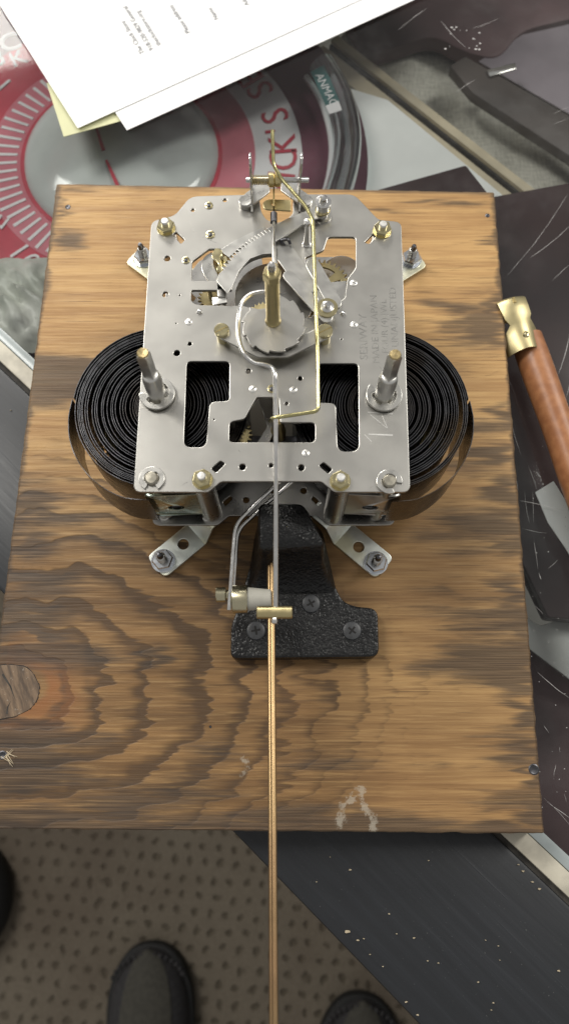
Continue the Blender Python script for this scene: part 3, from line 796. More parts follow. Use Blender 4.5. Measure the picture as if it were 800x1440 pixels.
# mainsprings
def spring(sgn, px):
    cx, cy = P2(*px, ZF); m = MB(); turns = 28; npt = 64; th = .30; z0, z1 = 27.0, 56.0
    rs = []; r = 7.5
    gaps = [random.choice((.55, .62, .7, .8, .95, 1.2, 1.7, 2.1)) for _ in range(turns)]
    gaps = [g*(39.3-7.5)/sum(gaps) for g in gaps]
    path = []
    ang0 = math.radians(180)
    for t in range(turns):
        for k in range(npt):
            f = k/npt; rr = r+gaps[t]*f
            a = ang0+2*math.pi*f
            path.append((rr, a, rr))
        r += gaps[t]
    for k in range(0, 26):     # the loose outer turn, let out towards the front pillar
        f = k/30; a = ang0+math.radians(-4+108*f)
        rr = r+.4+5.6*math.sin(min(1, f*1.35)*math.pi/2)-2.2*max(0, f-.7)/.3
        path.append((rr, a, rr))
    vs = []; 
    for rr, a, _ in path:
        for q, z in ((-th/2, z0), (th/2, z0), (th/2, z1), (-th/2, z1)):
            vs.append((cx+sgn*(rr+q)*math.cos(a), cy+(rr+q)*math.sin(a), z+.18*math.sin(rr*5.1)))
    fs = []
    for i in range(len(path)-1):
        if i == turns*npt-1: continue
        for q in range(4): q2 = (q+1) % 4; fs.append((4*i+q, 4*i+q2, 4*i+4+q2, 4*i+4+q))
    m.add(vs, fs)
    return part('mainspring', m, M_spring, MV, (cx, cy, z0), smooth=30)
spring(1, (222,556)); spring(-1, (539,558))
# drums behind the coils, so the gaps stay closed
for px in ((222,556),(539,558)):
    c = P(*px, ZF); m = MB(); m.lathe([(36, 0), (36.5, 1.2), (8, 1.2)], (c[0], c[1], 22.5), n=64)
    gw = part('great_wheel', sheet(gear(c[0], c[1], 33.5, 72, 1.6), 20.6, 22.6, [circle(c[0], c[1], 3)], .1), M_brassold, MV, (c[0], c[1], 20.6), smooth=30)

# winding arbors
def arbor(px, rot, rect):
    c = P(*px, ZF); m = MB()
    m.lathe([(4.0, -9), (4.0, 15.5), (3.6, 16.3), (3.6, 18.5), (3.2, 19.2), (2.6, 19.6)], c, n=28)
    a = part('winding_arbor', m, M_arbor, MV, c)
    sq = MB(); h0, h1 = 19.0, 37.0
    q = 2.45; ns = 4 if rect else 6
    sq.lathe([(q*1.25, h0), (q*1.25, h1-1.6), (q*1.1, h1-.5), (q*.8, h1)], c, n=ns, rot=rot)
    part('key_square', sq, M_arbor, a, c, smooth=20, bevel=.2)
    tp = MB(); tp.lathe([(q*1.0, h1-.1), (q*.85, h1+.5), (q*.3, h1+.35), (0, h1+.3)], c, n=10)
    part('worn_end', tp, M_tip, a, c)
    ad = math.degrees(rot)
    cl_ = sheet(arc_ring(c[0], c[1], 5.3, 7.7, 150+ad, 425+ad, 30, (170+ad, 285+ad, 405+ad)), ZF+1.2, ZF+2.5, bev=.2)
    part('retaining_clip', cl_, M_steel, a, c)
arbor((222,556), math.radians(30), True); arbor((539,558), math.radians(-10), True)

# brass pillar nuts with their studs
nc = P(234, 321, ZF); m = MB(); m.lathe([(4.1, 0), (4.1, 2.7), (3.6, 3.3), (2.0, 3.3)], nc, n=6, rot=.3)
NUT = part('hex_nut', m, M_brassnut, MV, nc, smooth=20)
m = MB(); m.lathe([(1.9, 3.2), (1.9, 5.0), (1.5, 5.5), (0, 5.6)], nc, n=14); part('stud', m, M_arbor, NUT, nc)
m = MB(); m.lathe([(4.4, -.05), (4.4, .5), (2, .5)], nc, n=24); part('washer', m, M_brassnut, NUT, nc)
for i, (x, y) in enumerate(((537,325),(285,675),(478,677))): again(NUT, P(x, y, ZF), MV, (.5, 1.1, .2)[i])
# front spring posts with clips
pc = P(214, 674, ZF); m = MB(); m.lathe([(2.9, -46), (2.9, 1.6), (2.3, 2.3), (0, 2.4)], pc, n=18)
SPOST = part('spring_post', m, M_oldsteel, MV, pc)
part('retaining_clip', sheet(arc_ring(pc[0], pc[1], 3.3, 5.4, -60, 240, 28, (-40, 90, 220)), ZF+.05, ZF+1.0, bev=.2), M_steel, SPOST, pc)
again(SPOST, P(547, 678, ZF), MV, .9)
# pillars between the plates
for x, y in ((234,321),(537,325),(285,675),(478,677)):
    c = P(x, y, ZF); m = MB(); m.lathe([(4.6, 0), (4.6, 47)], (c[0], c[1], ZB-.1), n=24); part('pillar', m, M_steel, MV, (c[0], c[1], ZB))
# bushings, rivets
def bush(px, py, r=1.9, mat=M_brassnut):
    c = P(px, py, ZF); m = MB(); m.lathe([(r, -.2), (r, .35), (r*.8, .45), (r*.52, .1), (r*.5, -.1)], c, n=18)
    b = part('bushing', m, mat, MV, c)
    m = MB(); m.lathe([(r*.44, -.3), (r*.44, .25), (r*.2, .5), (0, .5)], c, n=12); part('pivot', m, M_dkstud, b, c)
for a in ((294,289,1.9),(296,330,2.1),(261.6,366,1.8),(382.5,547,2.0)): bush(*a)
def riv(px, py):
    c = P(px, py, ZF); m = MB(); m.lathe([(1.7, -.2), (1.7, .12), (1.4, .32), (0, .38)], c, n=14)
    r = part('rivet', m, M_scratch, MV, c)
    a = random.uniform(0, 3); d = Vector((math.cos(a), math.sin(a), 0)); n2 = Vector((-d.y, d.x, 0)); cc = Vector(c)
    q = [cc+d*1.3+n2*.16, cc-d*1.3+n2*.16, cc-d*1.3-n2*.16, cc+d*1.3-n2*.16]
    part('slot', MB().prism([(p.x, p.y) for p in q], ZF+.3, ZF+.42), M_dkstud, r, c, smooth=0)
for a in ((265.5,452.6),(355.5,547),(412.5,548),(430,637.5),(497,398),(497.6,456.5)): riv(*a)
def dome(px, py, r):
    c = P(px, py, ZF); m = MB(); m.lathe([(r*1.15, 0), (r*1.1, .2)]+[(r*math.cos(t), .2+r*.9*math.sin(t)) for t in (0,.4,.8,1.2)]+[(0, .2+r*.9)], c, n=16)
    part('stop_pin', m, M_edge, MV, c, smooth=60)
dome(280.5, 438.5, 1.25); dome(482, 441, 1.25)
# stamped lettering along the right edge and a scratched number
st = MB(); ax_ = Vector((0, 1, 0))
for s_, x, y, sz in (('SERIWAY', 517, 506, 5.0), ('MADE IN JAPAN', 533, 511, 4.3), ('FOUR (4) JWL', 546, 497, 4.0), ('UNADJUSTED', 560, 488, 4.4)):
    o = P(x, y, ZF)
    t_ = text_mb(s_, sz, (o[0], o[1], ZF), ax_, .06, squash=1.12); st.add(t_.v, t_.f)
part('stamped_lettering', st, M_stampm, FP, smooth=0)
nm_ = MB()
def stroke(px, w=.35):
    pts = [Vector(P(x, y, ZF+.02)) for x, y in px]
    for a, b in zip(pts[:-1], pts[1:]):
        d = (b-a).normalized(); n2 = Vector((-d.y, d.x, 0))*w/2
        q = [a-n2*.5, b-n2, b+n2, a+n2]; nm_.prism([(p.x, p.y) for p in q], ZF-.05, ZF+.07)
stroke(((518,611),(552,612)), .8); stroke(((512,611),(522,621)), .35); stroke(((517,580),(552,582)), .6); stroke(((520,583),(545,603),(536,582)), .22)
nm2 = nm_; nm_ = MB()
for k in range(46):
    x = random.uniform(195, 565); y = random.choice((random.uniform(320, 345), random.uniform(500, 690), random.uniform(560, 690))); a = random.uniform(0, 6.3); l = random.uniform(3, 17)
    if 255 < x < 330 and 500 < y < 635 or 445 < x < 508 and 500 < y < 640 or 318 < x < 447 and 552 < y < 628 or (y > 670 and 285 < x < 475) or (y < 380 and 420 < x < 505): continue
    stroke(((x, y), (x+l*math.cos(a), y+l*math.sin(a))), .10)
part('fine_scratches', nm_, M_stampm, FP, smooth=0, kind='stuff'); nm_ = nm2
part('scratched_number', nm_, M_scratch, FP, smooth=0)

# wheels seen through the openings
def wheel(px, py, z, r, nt, mat, th=1.2, hub=3, nsp=4, a0=0.1, dep=1.3, ring_w=3.2):
    c = P2(px, py, z); hs = [circle(c[0], c[1], .9, 10)]
    if nsp: hs += spokes(c[0], c[1], hub, r-ring_w, nsp, 26, math.degrees(a0))
    w = part('gear_wheel', sheet(gear(c[0], c[1], r, nt, dep, a0), z, z+th, hs, .1), mat, MV, (c[0], c[1], z), smooth=30)
    m = MB(); m.lathe([(1.0, ZB-z), (1.0, ZF-1.6-z)], (c[0], c[1], z), n=10); part('arbor', m, M_steel, w, (c[0], c[1], z))
wheel(449, 404, 55, 14.6, 34, M_brass, nsp=3, a0=.55, dep=1.9, ring_w=4.2)
wheel(440, 412, 48, 13.0, 44, M_brassold, nsp=0, dep=.9)
wheel(330, 612, 46, 8.2, 22, M_brass, nsp=0, dep=1.7); wheel(452, 612, 44, 8.6, 22, M_brassold, nsp=0, dep=1.7)
wheel(308, 372, 58, 7.2, 20, M_brass, nsp=0, dep=1.5); wheel(297, 421, 56, 6.2, 18, M_brass, nsp=0, dep=1.5)
wheel(372, 448, 60, 8.0, 26, M_brass, nsp=0, dep=1.0)
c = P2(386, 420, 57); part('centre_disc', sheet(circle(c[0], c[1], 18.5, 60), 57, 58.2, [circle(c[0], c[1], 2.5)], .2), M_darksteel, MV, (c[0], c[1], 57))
c = P2(480, 385, 50); part('fly_plate', sheet(circle(c[0], c[1], 9.5, 32), 50, 51), M_scratch, MV, (c[0], c[1], 50))
q = rounded(R([(440,399,.5),(487,395,.5),(487,430,.5),(455,430,.5)], 60)); part('stop_plate', sheet(q, 59.4, 60.2), M_lever, MV, (*q[0], 59.4))
# dark hammer block and bent steel plate in the lower opening
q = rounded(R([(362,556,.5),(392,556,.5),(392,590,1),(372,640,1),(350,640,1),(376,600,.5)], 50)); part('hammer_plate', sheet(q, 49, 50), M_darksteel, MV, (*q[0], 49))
m = MB(); c = P(391, 592, 60); m.lathe([(3.4, -26), (3.4, -10), (2.6, -8), (2.6, 2), (1.6, 3), (0, 3.2)], c, n=18); part('hammer_post', m, M_brassold, MV, c)
m = MB(); c = P(330, 592, 40); m.box((c[0]-6, c[1]-14, 24), (c[0]+44, c[1]-9, 44)); part('hammer_block', m, M_dkstud, MV, (c[0], c[1], 24), bevel=.4)
# crescent lever and brass pallet in the left opening
q = rounded(R([(300,352,3),(286,360,4),(282,376,4),(290,392,3),(304,402,1),(310,392,1),(300,372,2)], 64.8)); part('crescent_lever', sheet(q, 63.2, 64.3), M_steel, MV, (*q[0], 63.2))
q = rounded(R([(296,360,2),(304,348,2),(313,352,1.5),(313,362,1),(318,360,.4),(321,367,.4),(316,370,.4),(319,376,.4),(313,377,.4),(313,383,.4),(304,379,1),(308,372,1),(304,366,1)], 68)); part('pallet', sheet(q, 66.9, 68.2), M_brassnut, MV, (*q[0], 66.9))
c = P(313, 368, 68); m = MB(); m.lathe([(.9, 0), (.9, 4), (.6, 4.5), (0, 4.6)], c, n=12); part('pallet_pin', m, M_brassnut, MV, c)
q = R([(298,417),(318,416),(319,424),(299,428)], 66); part('warning_tab', MB().prism([p[:2] for p in q], 64.2, 65.4), M_scratch, MV, (*q[0][:2], 64), bevel=.2)
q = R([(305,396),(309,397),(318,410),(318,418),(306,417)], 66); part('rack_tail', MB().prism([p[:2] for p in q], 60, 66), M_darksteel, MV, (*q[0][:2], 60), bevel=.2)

# rack: a toothed lever lying on the front plate
rk = [(320,414),(327,405),(336,383),(352,365.5),(369,359.5),(384,358),(384,343),(404,332),(424,318),(440,311),(456,306),(460,298),(455,290),(446,291),(420,303),(404,309),(390,317)]
teeth = []
t0, t1 = (378,326), (310,384); N = 17
for i in range(N):
    f = i/N; bx = t0[0]+(t1[0]-t0[0])*f; by = t0[1]+(t1[1]-t0[1])*f
    bow = -7*math.sin(math.pi*f); bx += bow*.35; by += bow*.8
    g = 1/N
    teeth += [(bx-2.4, by-3.0), (bx+1.6, by+1.6)]
q = [P2(x, y, 68.6) for x, y in rk+teeth+[(309,386),(305,397)]]
part('rack_lever', sheet(q, 68.6, 69.6, [circle(*P2(452, 299, 68.6), 1.5, 12)], .12), M_lever, MV, (*q[0], 67.6))
# guard edge plate behind the teeth
q = [P2(x, y, 67.1) for x, y in [(309,352),(330,338),(372,318),(372,328),(336,349),(322,362)]]
part('rack_guard', sheet(q, 66.05, 67.1, bev=.1), M_lever, MV, (*q[0], 66.05))
# arms from the right pivot
def arm(pts, z0, th, w, name='lever_arm', mat=M_lever, r_end=None):
    a = Vector(P(*pts[0], z0+th)); b = Vector(P(*pts[1], z0+th)); d = (b-a).normalized(); n2 = Vector((-d.y, d.x, 0)); o = []
    a0 = math.atan2(-n2.y, -n2.x)
    for k in range(9):
        t = k/8*math.pi; o.append(tuple((b+(-n2*math.cos(t)+d*math.sin(t))*w/2)[:2]))
    for k in range(9):
        t = k/8*math.pi; o.append(tuple((a+(n2*math.cos(t)-d*math.sin(t))*w/2)[:2]))
    return part(name, sheet(o, z0, z0+th, bev=.15), mat, MV, tuple(a))
arm(((406,387),(459,446)), 70.5, 1.0, 5.2); arm(((440,372),(470,425)), 66.4, 1.0, 6.5)
arm(((388,338),(432,400)), 66.3, .8, 9.5)
c = P(459, 443, ZF); m = MB(); m.lathe([(3.1, 0), (3.1, 4.0), (3.6, 4.0), (3.6, 4.8)], c, n=20); PIV = part('lever_pivot', m, M_steel, MV, c)
m = MB(); m.lathe([(4.7, 5.6), (4.7, 6.2), (2.9, 6.3)], c, n=28); part('brass_washer', m, M_brassnut, PIV, c)
m = MB(); m.lathe([(3.0, 6.2), (2.9, 6.9), (1.5, 7.2), (1.4, 8.6), (.9, 9.1), (0, 9.2)], c, n=20); part('clip', m, M_edge, PIV, c)

# bridge on brass feet, snail wheel, hand post
ZBR = 71.5
q = rounded(R([(304,460,2.5),(306,473,2.5),(362,502,1.5),(405,502,1.5),(463,474,2.5),(465,461,2.5),(455,456,2),(436,466,1),(410,480,2),(385,486,2),(358,480,2),(326,462,1),(314,456,2)], ZBR+1.2))
BR = part('bridge', sheet(q, ZBR, ZBR+1.2, bev=.2), M_plate, MV, (*q[0], ZBR))
for x, y in ((312,466),(457,467)):
    c = P(x, y, ZBR+1.2)
    m = MB(); m.lathe([(2.6, ZF-ZBR-1.2), (2.6, -1.25)], c, n=18); part('foot', m, M_brassnut, BR, c)
    m = MB(); m.lathe([(3.3, 0), (3.3, 1.4), (2.9, 1.8), (0, 1.85)], c, n=22); sr = part('screw', m, M_brassnut, BR, c)
    a = .5; d = Vector((math.cos(a), math.sin(a), 0)); n2 = Vector((-d.y, d.x, 0)); cc = Vector(c)
    part('screw_slot', MB().prism([(p.x, p.y) for p in (cc+d*3+n2*.25, cc-d*3+n2*.25, cc-d*3-n2*.25, cc+d*3-n2*.25)], c[2]+1.6, c[2]+1.9), M_brassold, BR, c, smooth=0)
c = P(385, 500, ZF+1); pin = MB()
pin.lathe([(p[0], p[1]) for p in ((2.2,0),(2.2,5))], (c[0], c[1]+3, ZF), n=10); part('pinion', pin, M_brassnut, MV, c)
ZS = 74.2; c = P(383, 456, ZS+1.2); o = []
NT_ = 10
for k in range(NT_):
    for f in (0, .25, .5, .75, .97):
        a = math.radians(-215+(k+f)*30); rr = 11.9+.32*k*.6+1.5*f
        o.append((c[0]+rr*math.cos(a), c[1]+rr*math.sin(a)))
for a, rr in ((92, 11.0), (112, 8.5), (128, 9.5), (140, 13.2)):
    a = math.radians(a); o.append((c[0]+rr*math.cos(a), c[1]+rr*math.sin(a)))
part('snail_wheel', sheet(o, ZS, ZS+1.2, bev=.15), M_plate, MV, c)
hc = P(384, 451, ZS+1.2); m = MB(); m.lathe([(3.3, 0), (3.5, .4), (3.2, 1.0), (3.0, 1.4), (3.0, 31.5)], hc, n=28)
HP = part('hand_post', m, M_brass, MV, hc, label='tall brass centre post')
m = MB(); m.lathe([(3.7, 31.5), (3.7, 35.2), (3.2, 36), (1.8, 36)], hc, n=6, rot=.25); part('hex_nut', m, M_brass, HP, hc, smooth=20)
m = MB(); m.lathe([(1.7, 35.8), (1.7, 39.2), (1.2, 40.6), (0, 40.8)], hc, n=14); part('arbor_tip', m, M_edge, HP, hc)

# top right stud with washers, pin beside it
c = P(453, 304, ZF); m = MB(); m.lathe([(4.3, 0), (4.3, 1.0), (2.6, 1.1), (2.6, 4)], c, n=26); TS = part('collar_stud', m, M_steel, MV, c)
m = MB(); m.lathe([(3.3, 3.9), (3.5, 4.2), (3.5, 5.2), (3.3, 5.5)], c, n=26); part('brass_collar', m, M_brassnut, TS, c)
m = MB(); m.lathe([(3.0, 5.5), (3.0, 9.2), (3.7, 9.3), (3.7, 10.1), (1.9, 10.3), (1.6, 12.6), (1.0, 13.2), (0, 13.3)], c, n=26); part('stud', m, M_edge, TS, c)
c = P(431, 343, ZF); m = MB(); m.lathe([(2.2, 0), (2.2, .7), (1.7, 1.0), (1.5, 2.2), (1.5, 14), (1.75, 14.5), (1.6, 15.8), (0, 16.1)], c, n=18); part('lift_pin', m, M_edge, MV, c)
m = MB(); m.tube(fillet([P(*p) for p in ((402,347,ZF+.1),(393,338,ZF+3),(405,336,ZF+4),(408,343,ZF+2))], 1.5), .7, 8); part('click_spring', m, M_dkstud, MV, P(400,340,ZF))

# suspension bracket at the top edge
SB = part('suspension_bracket', sheet(rounded(R([(337,284,2.6),(341,291,2.6),(352,291,2.6),(380,269,1.2),(378,260,1),(364,258,1),(343,273,2.4)], ZF+2.6)), ZF+1.6, ZF+2.6, bev=.2), M_steel, MV, P(360,275,ZF+1.6))
part('arm', sheet(rounded(R([(396,258,1),(394,267,1),(427,291,2.6),(436,291,2.6),(440,283,2.6),(436,275,2),(410,257,1)], ZF+2.6)), ZF+1.6, ZF+2.6, bev=.2), M_steel, SB, P(420,275,ZF+1.6))
for x, y in ((345,283),(430,282)):
    c = P(x, y, ZF+2.6); m = MB(); m.lathe([(3.1, -2.5), (3.1, .25), (2.7, .5), (2.2, .45), (0, .48)], c, n=20); part('rivet', m, M_steel, SB, c)
zs = 80.0; ys = P(390, 253, zs)[1]
for x0, x1, lean in ((P(352,253,zs)[0], .9, 0), (P(420,253,zs)[0], .9, .8)):
    m = MB(); pr = rounded([(ys-5, ZF+2.6, 1), (ys+6, ZF+2.6, 1), (ys+3.5, 94, 2.4), (ys-2.0, 94, 2.4)], 4)
    n0 = len(pr); m.add([(x0+lean*(z-80)*.06, y, z) for y, z in pr]+[(x0+x1+lean*(z-80)*.06, y, z) for y, z in pr],
                        [tuple(range(n0)), tuple(range(2*n0-1, n0-1, -1))]+[(i, n0+i, n0+(i+1) % n0, (i+1) % n0) for i in range(n0)])
    part('ear', m, M_edge, SB, (x0, ys, ZF+2.6), bevel=.15)
    m = MB(); m.box((x0, ys-8, ZF+1.7), (x0+.9, ys+4, ZF+2.7)); part('ear_foot', m, M_steel, SB, (x0, ys, ZF+2))
xa, xb = P(346,253,zs)[0], P(434,253,zs)[0]
m = MB(); m.lathe([(1.0, 0), (1.2, .3), (1.2, xb-xa-.3), (1.0, xb-xa)], (xa, ys, zs), (1,0,0), n=14); part('cross_shaft', m, M_edge, SB, (xa, ys, zs))
xc = P(377, 253, zs)[0]
m = MB(); m.lathe([(2.6, 0), (3.2, .5), (3.2, 2.5), (2.6, 3.0), (3.0, 3.3), (3.0, 5.5), (2.4, 6)], (xc, ys, zs), (1,0,0), n=24); part('collar', m, M_brass, SB, (xc, ys, zs))
m = MB(); hx = []
for k in range(8*14+1):
    t = k/14; hx.append((P(354,253,zs)[0]+(xc-P(354,253,zs)[0])*t/8, ys+2.0*math.cos(2*math.pi*t), zs+2.0*math.sin(2*math.pi*t)))
m.tube(hx, .28, 6); part('coil_spring', m, M_brass, SB, (xc, ys, zs))
# suspension spring, brass chop and crutch
x0 = P(385, 285, 76)[0]
m = MB(); m.box((x0-.35, P(385,298,74)[1], 73), (x0+.35, ys, 78)); part('suspension_spring', m, M_brassold, MV, (x0, ys, 73))
part('suspension_chop', sheet(rounded(R([(369,285,2),(371,294,2),(409,296,.4),(409,281,.4),(376,280,2)], 74)), 73.0, 74.0, [circle(*P2(384.5, 287, 74), .9, 12)], .15), M_brass, MV, P(390,287,73))
m = MB(); m.tube([P(385,300,74), P(385,313,74)], 1.6, 10); part('crutch_clamp', m, M_dkstud, MV, P(385,305,74))
m = MB(); m.tube(fillet([P(385,308,74), P(385.5,345,78), P(386,350,78), P(386,372,96)], 2), [.8]*1+[.85]*15+[1.15]*1, 10) if False else m.tube([P(385,308,74), P(385.5,346,80), P(386.5,352,82), P(386.5,374,95)], [.75, .75, 1.25, 1.25], 12)
part('crutch', m, M_edge, MV, P(385,308,74))

# brass lift wire bent round the front
m = MB(); wp = [P(383,183,92), P(384.5,232,86), P(396,252,84), P(430,290,83), P(440,310,82), P(446.5,500,80), P(447.5,578,79), P(383,588,79), P(380,592,70)]
m.tube(fillet(wp, 2.2, 7), .82, 12); part('lift_wire', m, M_brasswire, MV, wp[0], label='long bent brass wire', smooth=60)

# mounting feet
def bracket(end, inner, hole, nut, upper):
    """flat tongue on the board, one step up, tongue under the back plate"""
    zt = 1.8; a = Vector(P(*end, zt)); b = Vector(P(*inner, zt)); d = (b-a).normalized(); n2 = Vector((-d.y, d.x, 0)); w = 7.0
    Lq = (b-a).length
    o = rounded([tuple((a-n2*w)[:2])+(3.4,), tuple((b-n2*w)[:2])+(.2,), tuple((b+n2*w)[:2])+(.2,), tuple((a+n2*w)[:2])+(3.4,)])
    hs = [circle(*P2(*hole, zt), 2.7, 20)] if hole else []
    k = part('mounting_bracket', sheet(o, .02, zt, hs, .3), M_zinc, MV, (a.x, a.y, 0))
    rise = MB(); c1 = b+d*6.5; c2 = c1+d*upper; L_ = []
    prof = [(b-d*.2, zt-.1), (b+d*.6, zt+.6), (c1-d*.6, 15.0), (c1, 15.7), (c1+d*1.5, 16.2), (c2, 16.2)]
    for p, z in prof:
        for sg in (-1, 1):
            L_.append((p.x+n2.x*w*sg, p.y+n2.y*w*sg, z))
    for p, z in prof:
        for sg in (-1, 1):
            L_.append((p.x+n2.x*w*sg-d.x*-.5, p.y+n2.y*w*sg-d.y*-.5, z-1.5))
    nn = len(prof); fs = []
    for i in range(nn-1):
        fs += [(2*i, 2*i+1, 2*i+3, 2*i+2), (2*nn+2*i+2, 2*nn+2*i+3, 2*nn+2*i+1, 2*nn+2*i), (2*i, 2*i+2, 2*nn+2*i+2, 2*nn+2*i), (2*i+3, 2*i+1, 2*nn+2*i+1, 2*nn+2*i+3)]
    fs.append((2*nn-2, 2*nn-1, 4*nn-1, 4*nn-2))
    rise.add(L_, fs); part('step', rise, M_zinc, k, (b.x, b.y, 0), smooth=50)
    c = P(*nut, zt)
    m = MB(); m.lathe([(5.3, 0), (5.3, 3.2), (4.7, 4.0), (2.5, 4.0), (2.3, 3.4)], c, n=6, rot=random.uniform(0, 1)); part('hex_nut', m, M_nutzinc, k, c, smooth=20)
    m = MB(); pf = []
    for i in range(12): pf += [(2.35, 2+i*.8), (2.05, 2.4+i*.8)]
    pf = pf[:20]+[(1.7, 9.8), (0, 9.9)]
    m.lathe(pf, c, n=16); part('stud', m, M_steel, k, c)
    m = MB(); m.lathe([(1.7, 9.7), (1.6, 11.2), (1.1, 13.0), (0, 13.2)], c, n=12); part('stud_tip', m, M_dkstud, k, c)
    m = MB(); m.lathe([(5.9, -.05), (5.9, .8), (2.3, .8)], c, n=26); part('washer', m, M_nutzinc, k, c)
bracket((219,798), (276,751), (258,765), (230,789), 11)
bracket((541,799), (483,751), (504,769), (528,792), 11)
bracket((188,357), (240,395), None, (203,364), 8)
bracket((590,361), (535,395), None, (577,366), 8)

# bent standing brackets between the plates at the front
def standing(xs, mat, flip):
    x0, x1 = xs; yv = 105.2; z0, z1 = 27, 55
    o = rounded([(x0, z0, 3), (x1, z0, .2), (x1, z1, .2), (x0, z1, 3)] if not flip else [(x0, z0, .2), (x1, z0, 3), (x1, z1, 3), (x0, z1, .2)])
    hx = x0+(x1-x0)*(.55 if not flip else .45)
    mb = sheet(o, -.6, .6, [circle(hx, 43, 3.6, 20)], .15)
    mb.v = [(x, yv+z+(0.035*((x-(x0+x1)/2))**2-2.0)*.5, y) for x, y, z in mb.v]
    k = part('post_bracket', mb, mat, MV, (x0, yv, z0), smooth=40)
    xe = x1 if not flip else x0; sg = 1 if not flip else -1; L_ = []; nn = 9
    for i in range(nn):
        t = i/(nn-1)*1.5; R_ = 7.0
        L_.append((xe+sg*R_*math.sin(t), yv+.9+R_*(1-math.cos(t))*.9))
    m = MB(); vs = []
    for off in (0, 1.2):
        for x, y in L_: vs += [(x-sg*off*.4, y+off, z0-4), (x-sg*off*.4, y+off, z1+6)]
    fs = []
    for i in range(nn-1):
        fs += [(2*i, 2*i+2, 2*i+3, 2*i+1), (2*nn+2*i+1, 2*nn+2*i+3, 2*nn+2*i+2, 2*nn+2*i), (2*i+1, 2*i+3, 2*nn+2*i+3, 2*nn+2*i+1)]
    m.add(vs, fs); part('bend', m, M_darksteel, k, (xe, yv, z0), smooth=60)
standing((-60.5, -37.5), M_zincgreen, False); standing((27.5, 50.5), M_lever, True)
for x, y in ((232,727),(292,728),(466,728),(527,725)):
    c = P(x, y, ZB); m = MB(); m.lathe([(2.4, 0), (2.4, 2.0), (1.9, 2.3), (1.9, 9)], c, n=18); part('post_foot', m, M_steel, MV, c)

# strike hammer
hz = 33.0; hp = P(326, 843, hz)
HM = part('strike_hammer', MB().lathe([(3.4, 0), (6.0, .4), (6.2, .9), (6.2, 6.6), (5.9, 7.0), (4.6, 7.0)], hp, (1,.02,0), n=32), M_hammerbrass, MV, hp)
part('hammer_tip', MB().lathe([(5.2, 6.9), (5.2, 7.4), (4.1, 17.0), (3.6, 17.4), (0, 17.5)], hp, (1,.02,0), n=28), M_plastic, HM, hp)
part('rear_weight', MB().lathe([(0, -7.1), (2.9, -7.0), (3.3, -6.6), (3.3, -2.8), (2.0, -2.4), (2.0, .2)], (hp[0], hp[1]+2.2, hz), (1,.02,0), n=26), M_hammerbrass, HM, hp)
for off in (0, 1):
    wp = [P(322+off*4.5, 858-off*10, hz+4-off*6), P(331+off*3, 737+off*8, 40-off*6), P(383+off*16, 686+off*1, 44-off*5), P(420+off*16, 655, 45-off*4)]
    part('hammer_wire', MB().tube(fillet(wp, 5, 6), .95, 10), M_edge, HM, wp[0], smooth=60)

# ------------------------------------------------------------------ pendulum leader wire with brass cross pin
wp = [P(386,411,84), P(366,411,84), P(350,416,84), P(338,431,84), P(334.5,458,84), P(337,482,84), P(345,500,84), P(357,510,83), P(372,513,82), P(383,518,82), P(387,530,82), P(387.5,560,80), P(388,700,72), P(387.5,868,62)]
PW = thing('pendulum_wire', 'long hooked steel pendulum wire hanging from the centre post down to a brass cross pin', 'wire', wp[0])
part('wire', MB().tube(smoothpath(wp, 7), 1.02, 14), M_edge, PW, smooth=60)
c = P(386, 861, 62); x0, x1 = P(361,861,62)[0], P(411,861,62)[0]
part('cross_pin', MB().lathe([(2.2, 0), (2.55, .3), (2.55, x1-x0-.3), (2.2, x1-x0)], (x0, c[1], 62), (1,0,0), n=20), M_brass, PW, (x0, c[1], 62))
part('wire_end', MB().lathe([(1.2, 0), (1.35, 1.2), (1.1, 2.2), (0, 2.4)], (c[0], c[1]-2.4, 62), (0,-1,0), n=14), M_edge, PW, c)

# ------------------------------------------------------------------ cast iron chime block with its rods
zb = 8.5
CB = thing('chime_block', 'black cast iron chime block with three screws holding two copper coloured rods', 'chime block', P(420, 880, 0))
ol = rounded(R([(324,926,3.5),(533,924,4.5),(531,855,4.5),(502,853,3),(482,846,4),(462,806,4),(452,760,3),(366,760,3),(350,800,4),(336,850,3),(325,880,3)], zb))
part('base', sheet(ol, .05, zb, bev=1.1), M_iron, CB)
bk = MB()
bot = [P2(*p, zb) for p in ((352,832),(484,845),(462,800),(440,745),(372,745),(358,790))]
lo = rounded([P2(*p, 8)+(3,) for p in ((352,834),(470,834),(484,843),(470,790),(445,735),(362,735))], 4)
def lvl(px, z, r=3): return rounded([P2(*p, z)+(r,) for p in px], 4)
levels = [lvl(((346,838),(474,836),(452,742),(360,742)), 8.0, 4), lvl(((356,822),(464,820),(449,738),(361,738)), 13.0, 4), lvl(((362,800),(457,796),(438,728),(362,728)), 24, 3.5), lvl(((364,780),(459,775),(431,715),(363,715)), 36, 3.5),
          lvl(((365,775),(458.5,768),(426,709),(363.5,709)), 40.5, 3), lvl(((367,771),(455,764),(424,711),(366,711)), 42.0, 3)]
n0 = len(levels[0]); zs_ = [8.0, 13, 24, 36, 40.5, 42.0]
for Lv, z in zip(levels, zs_): bk.v += [(x, y, z) for x, y in Lv]
for i in range(len(levels)-1):
    for k in range(n0): k2 = (k+1) % n0; bk.f.append((i*n0+k, i*n0+k2, (i+1)*n0+k2, (i+1)*n0+k))
bk.f.append(tuple((len(levels)-1)*n0+k for k in range(n0)))
part('block', bk, M_iron, CB, smooth=55)
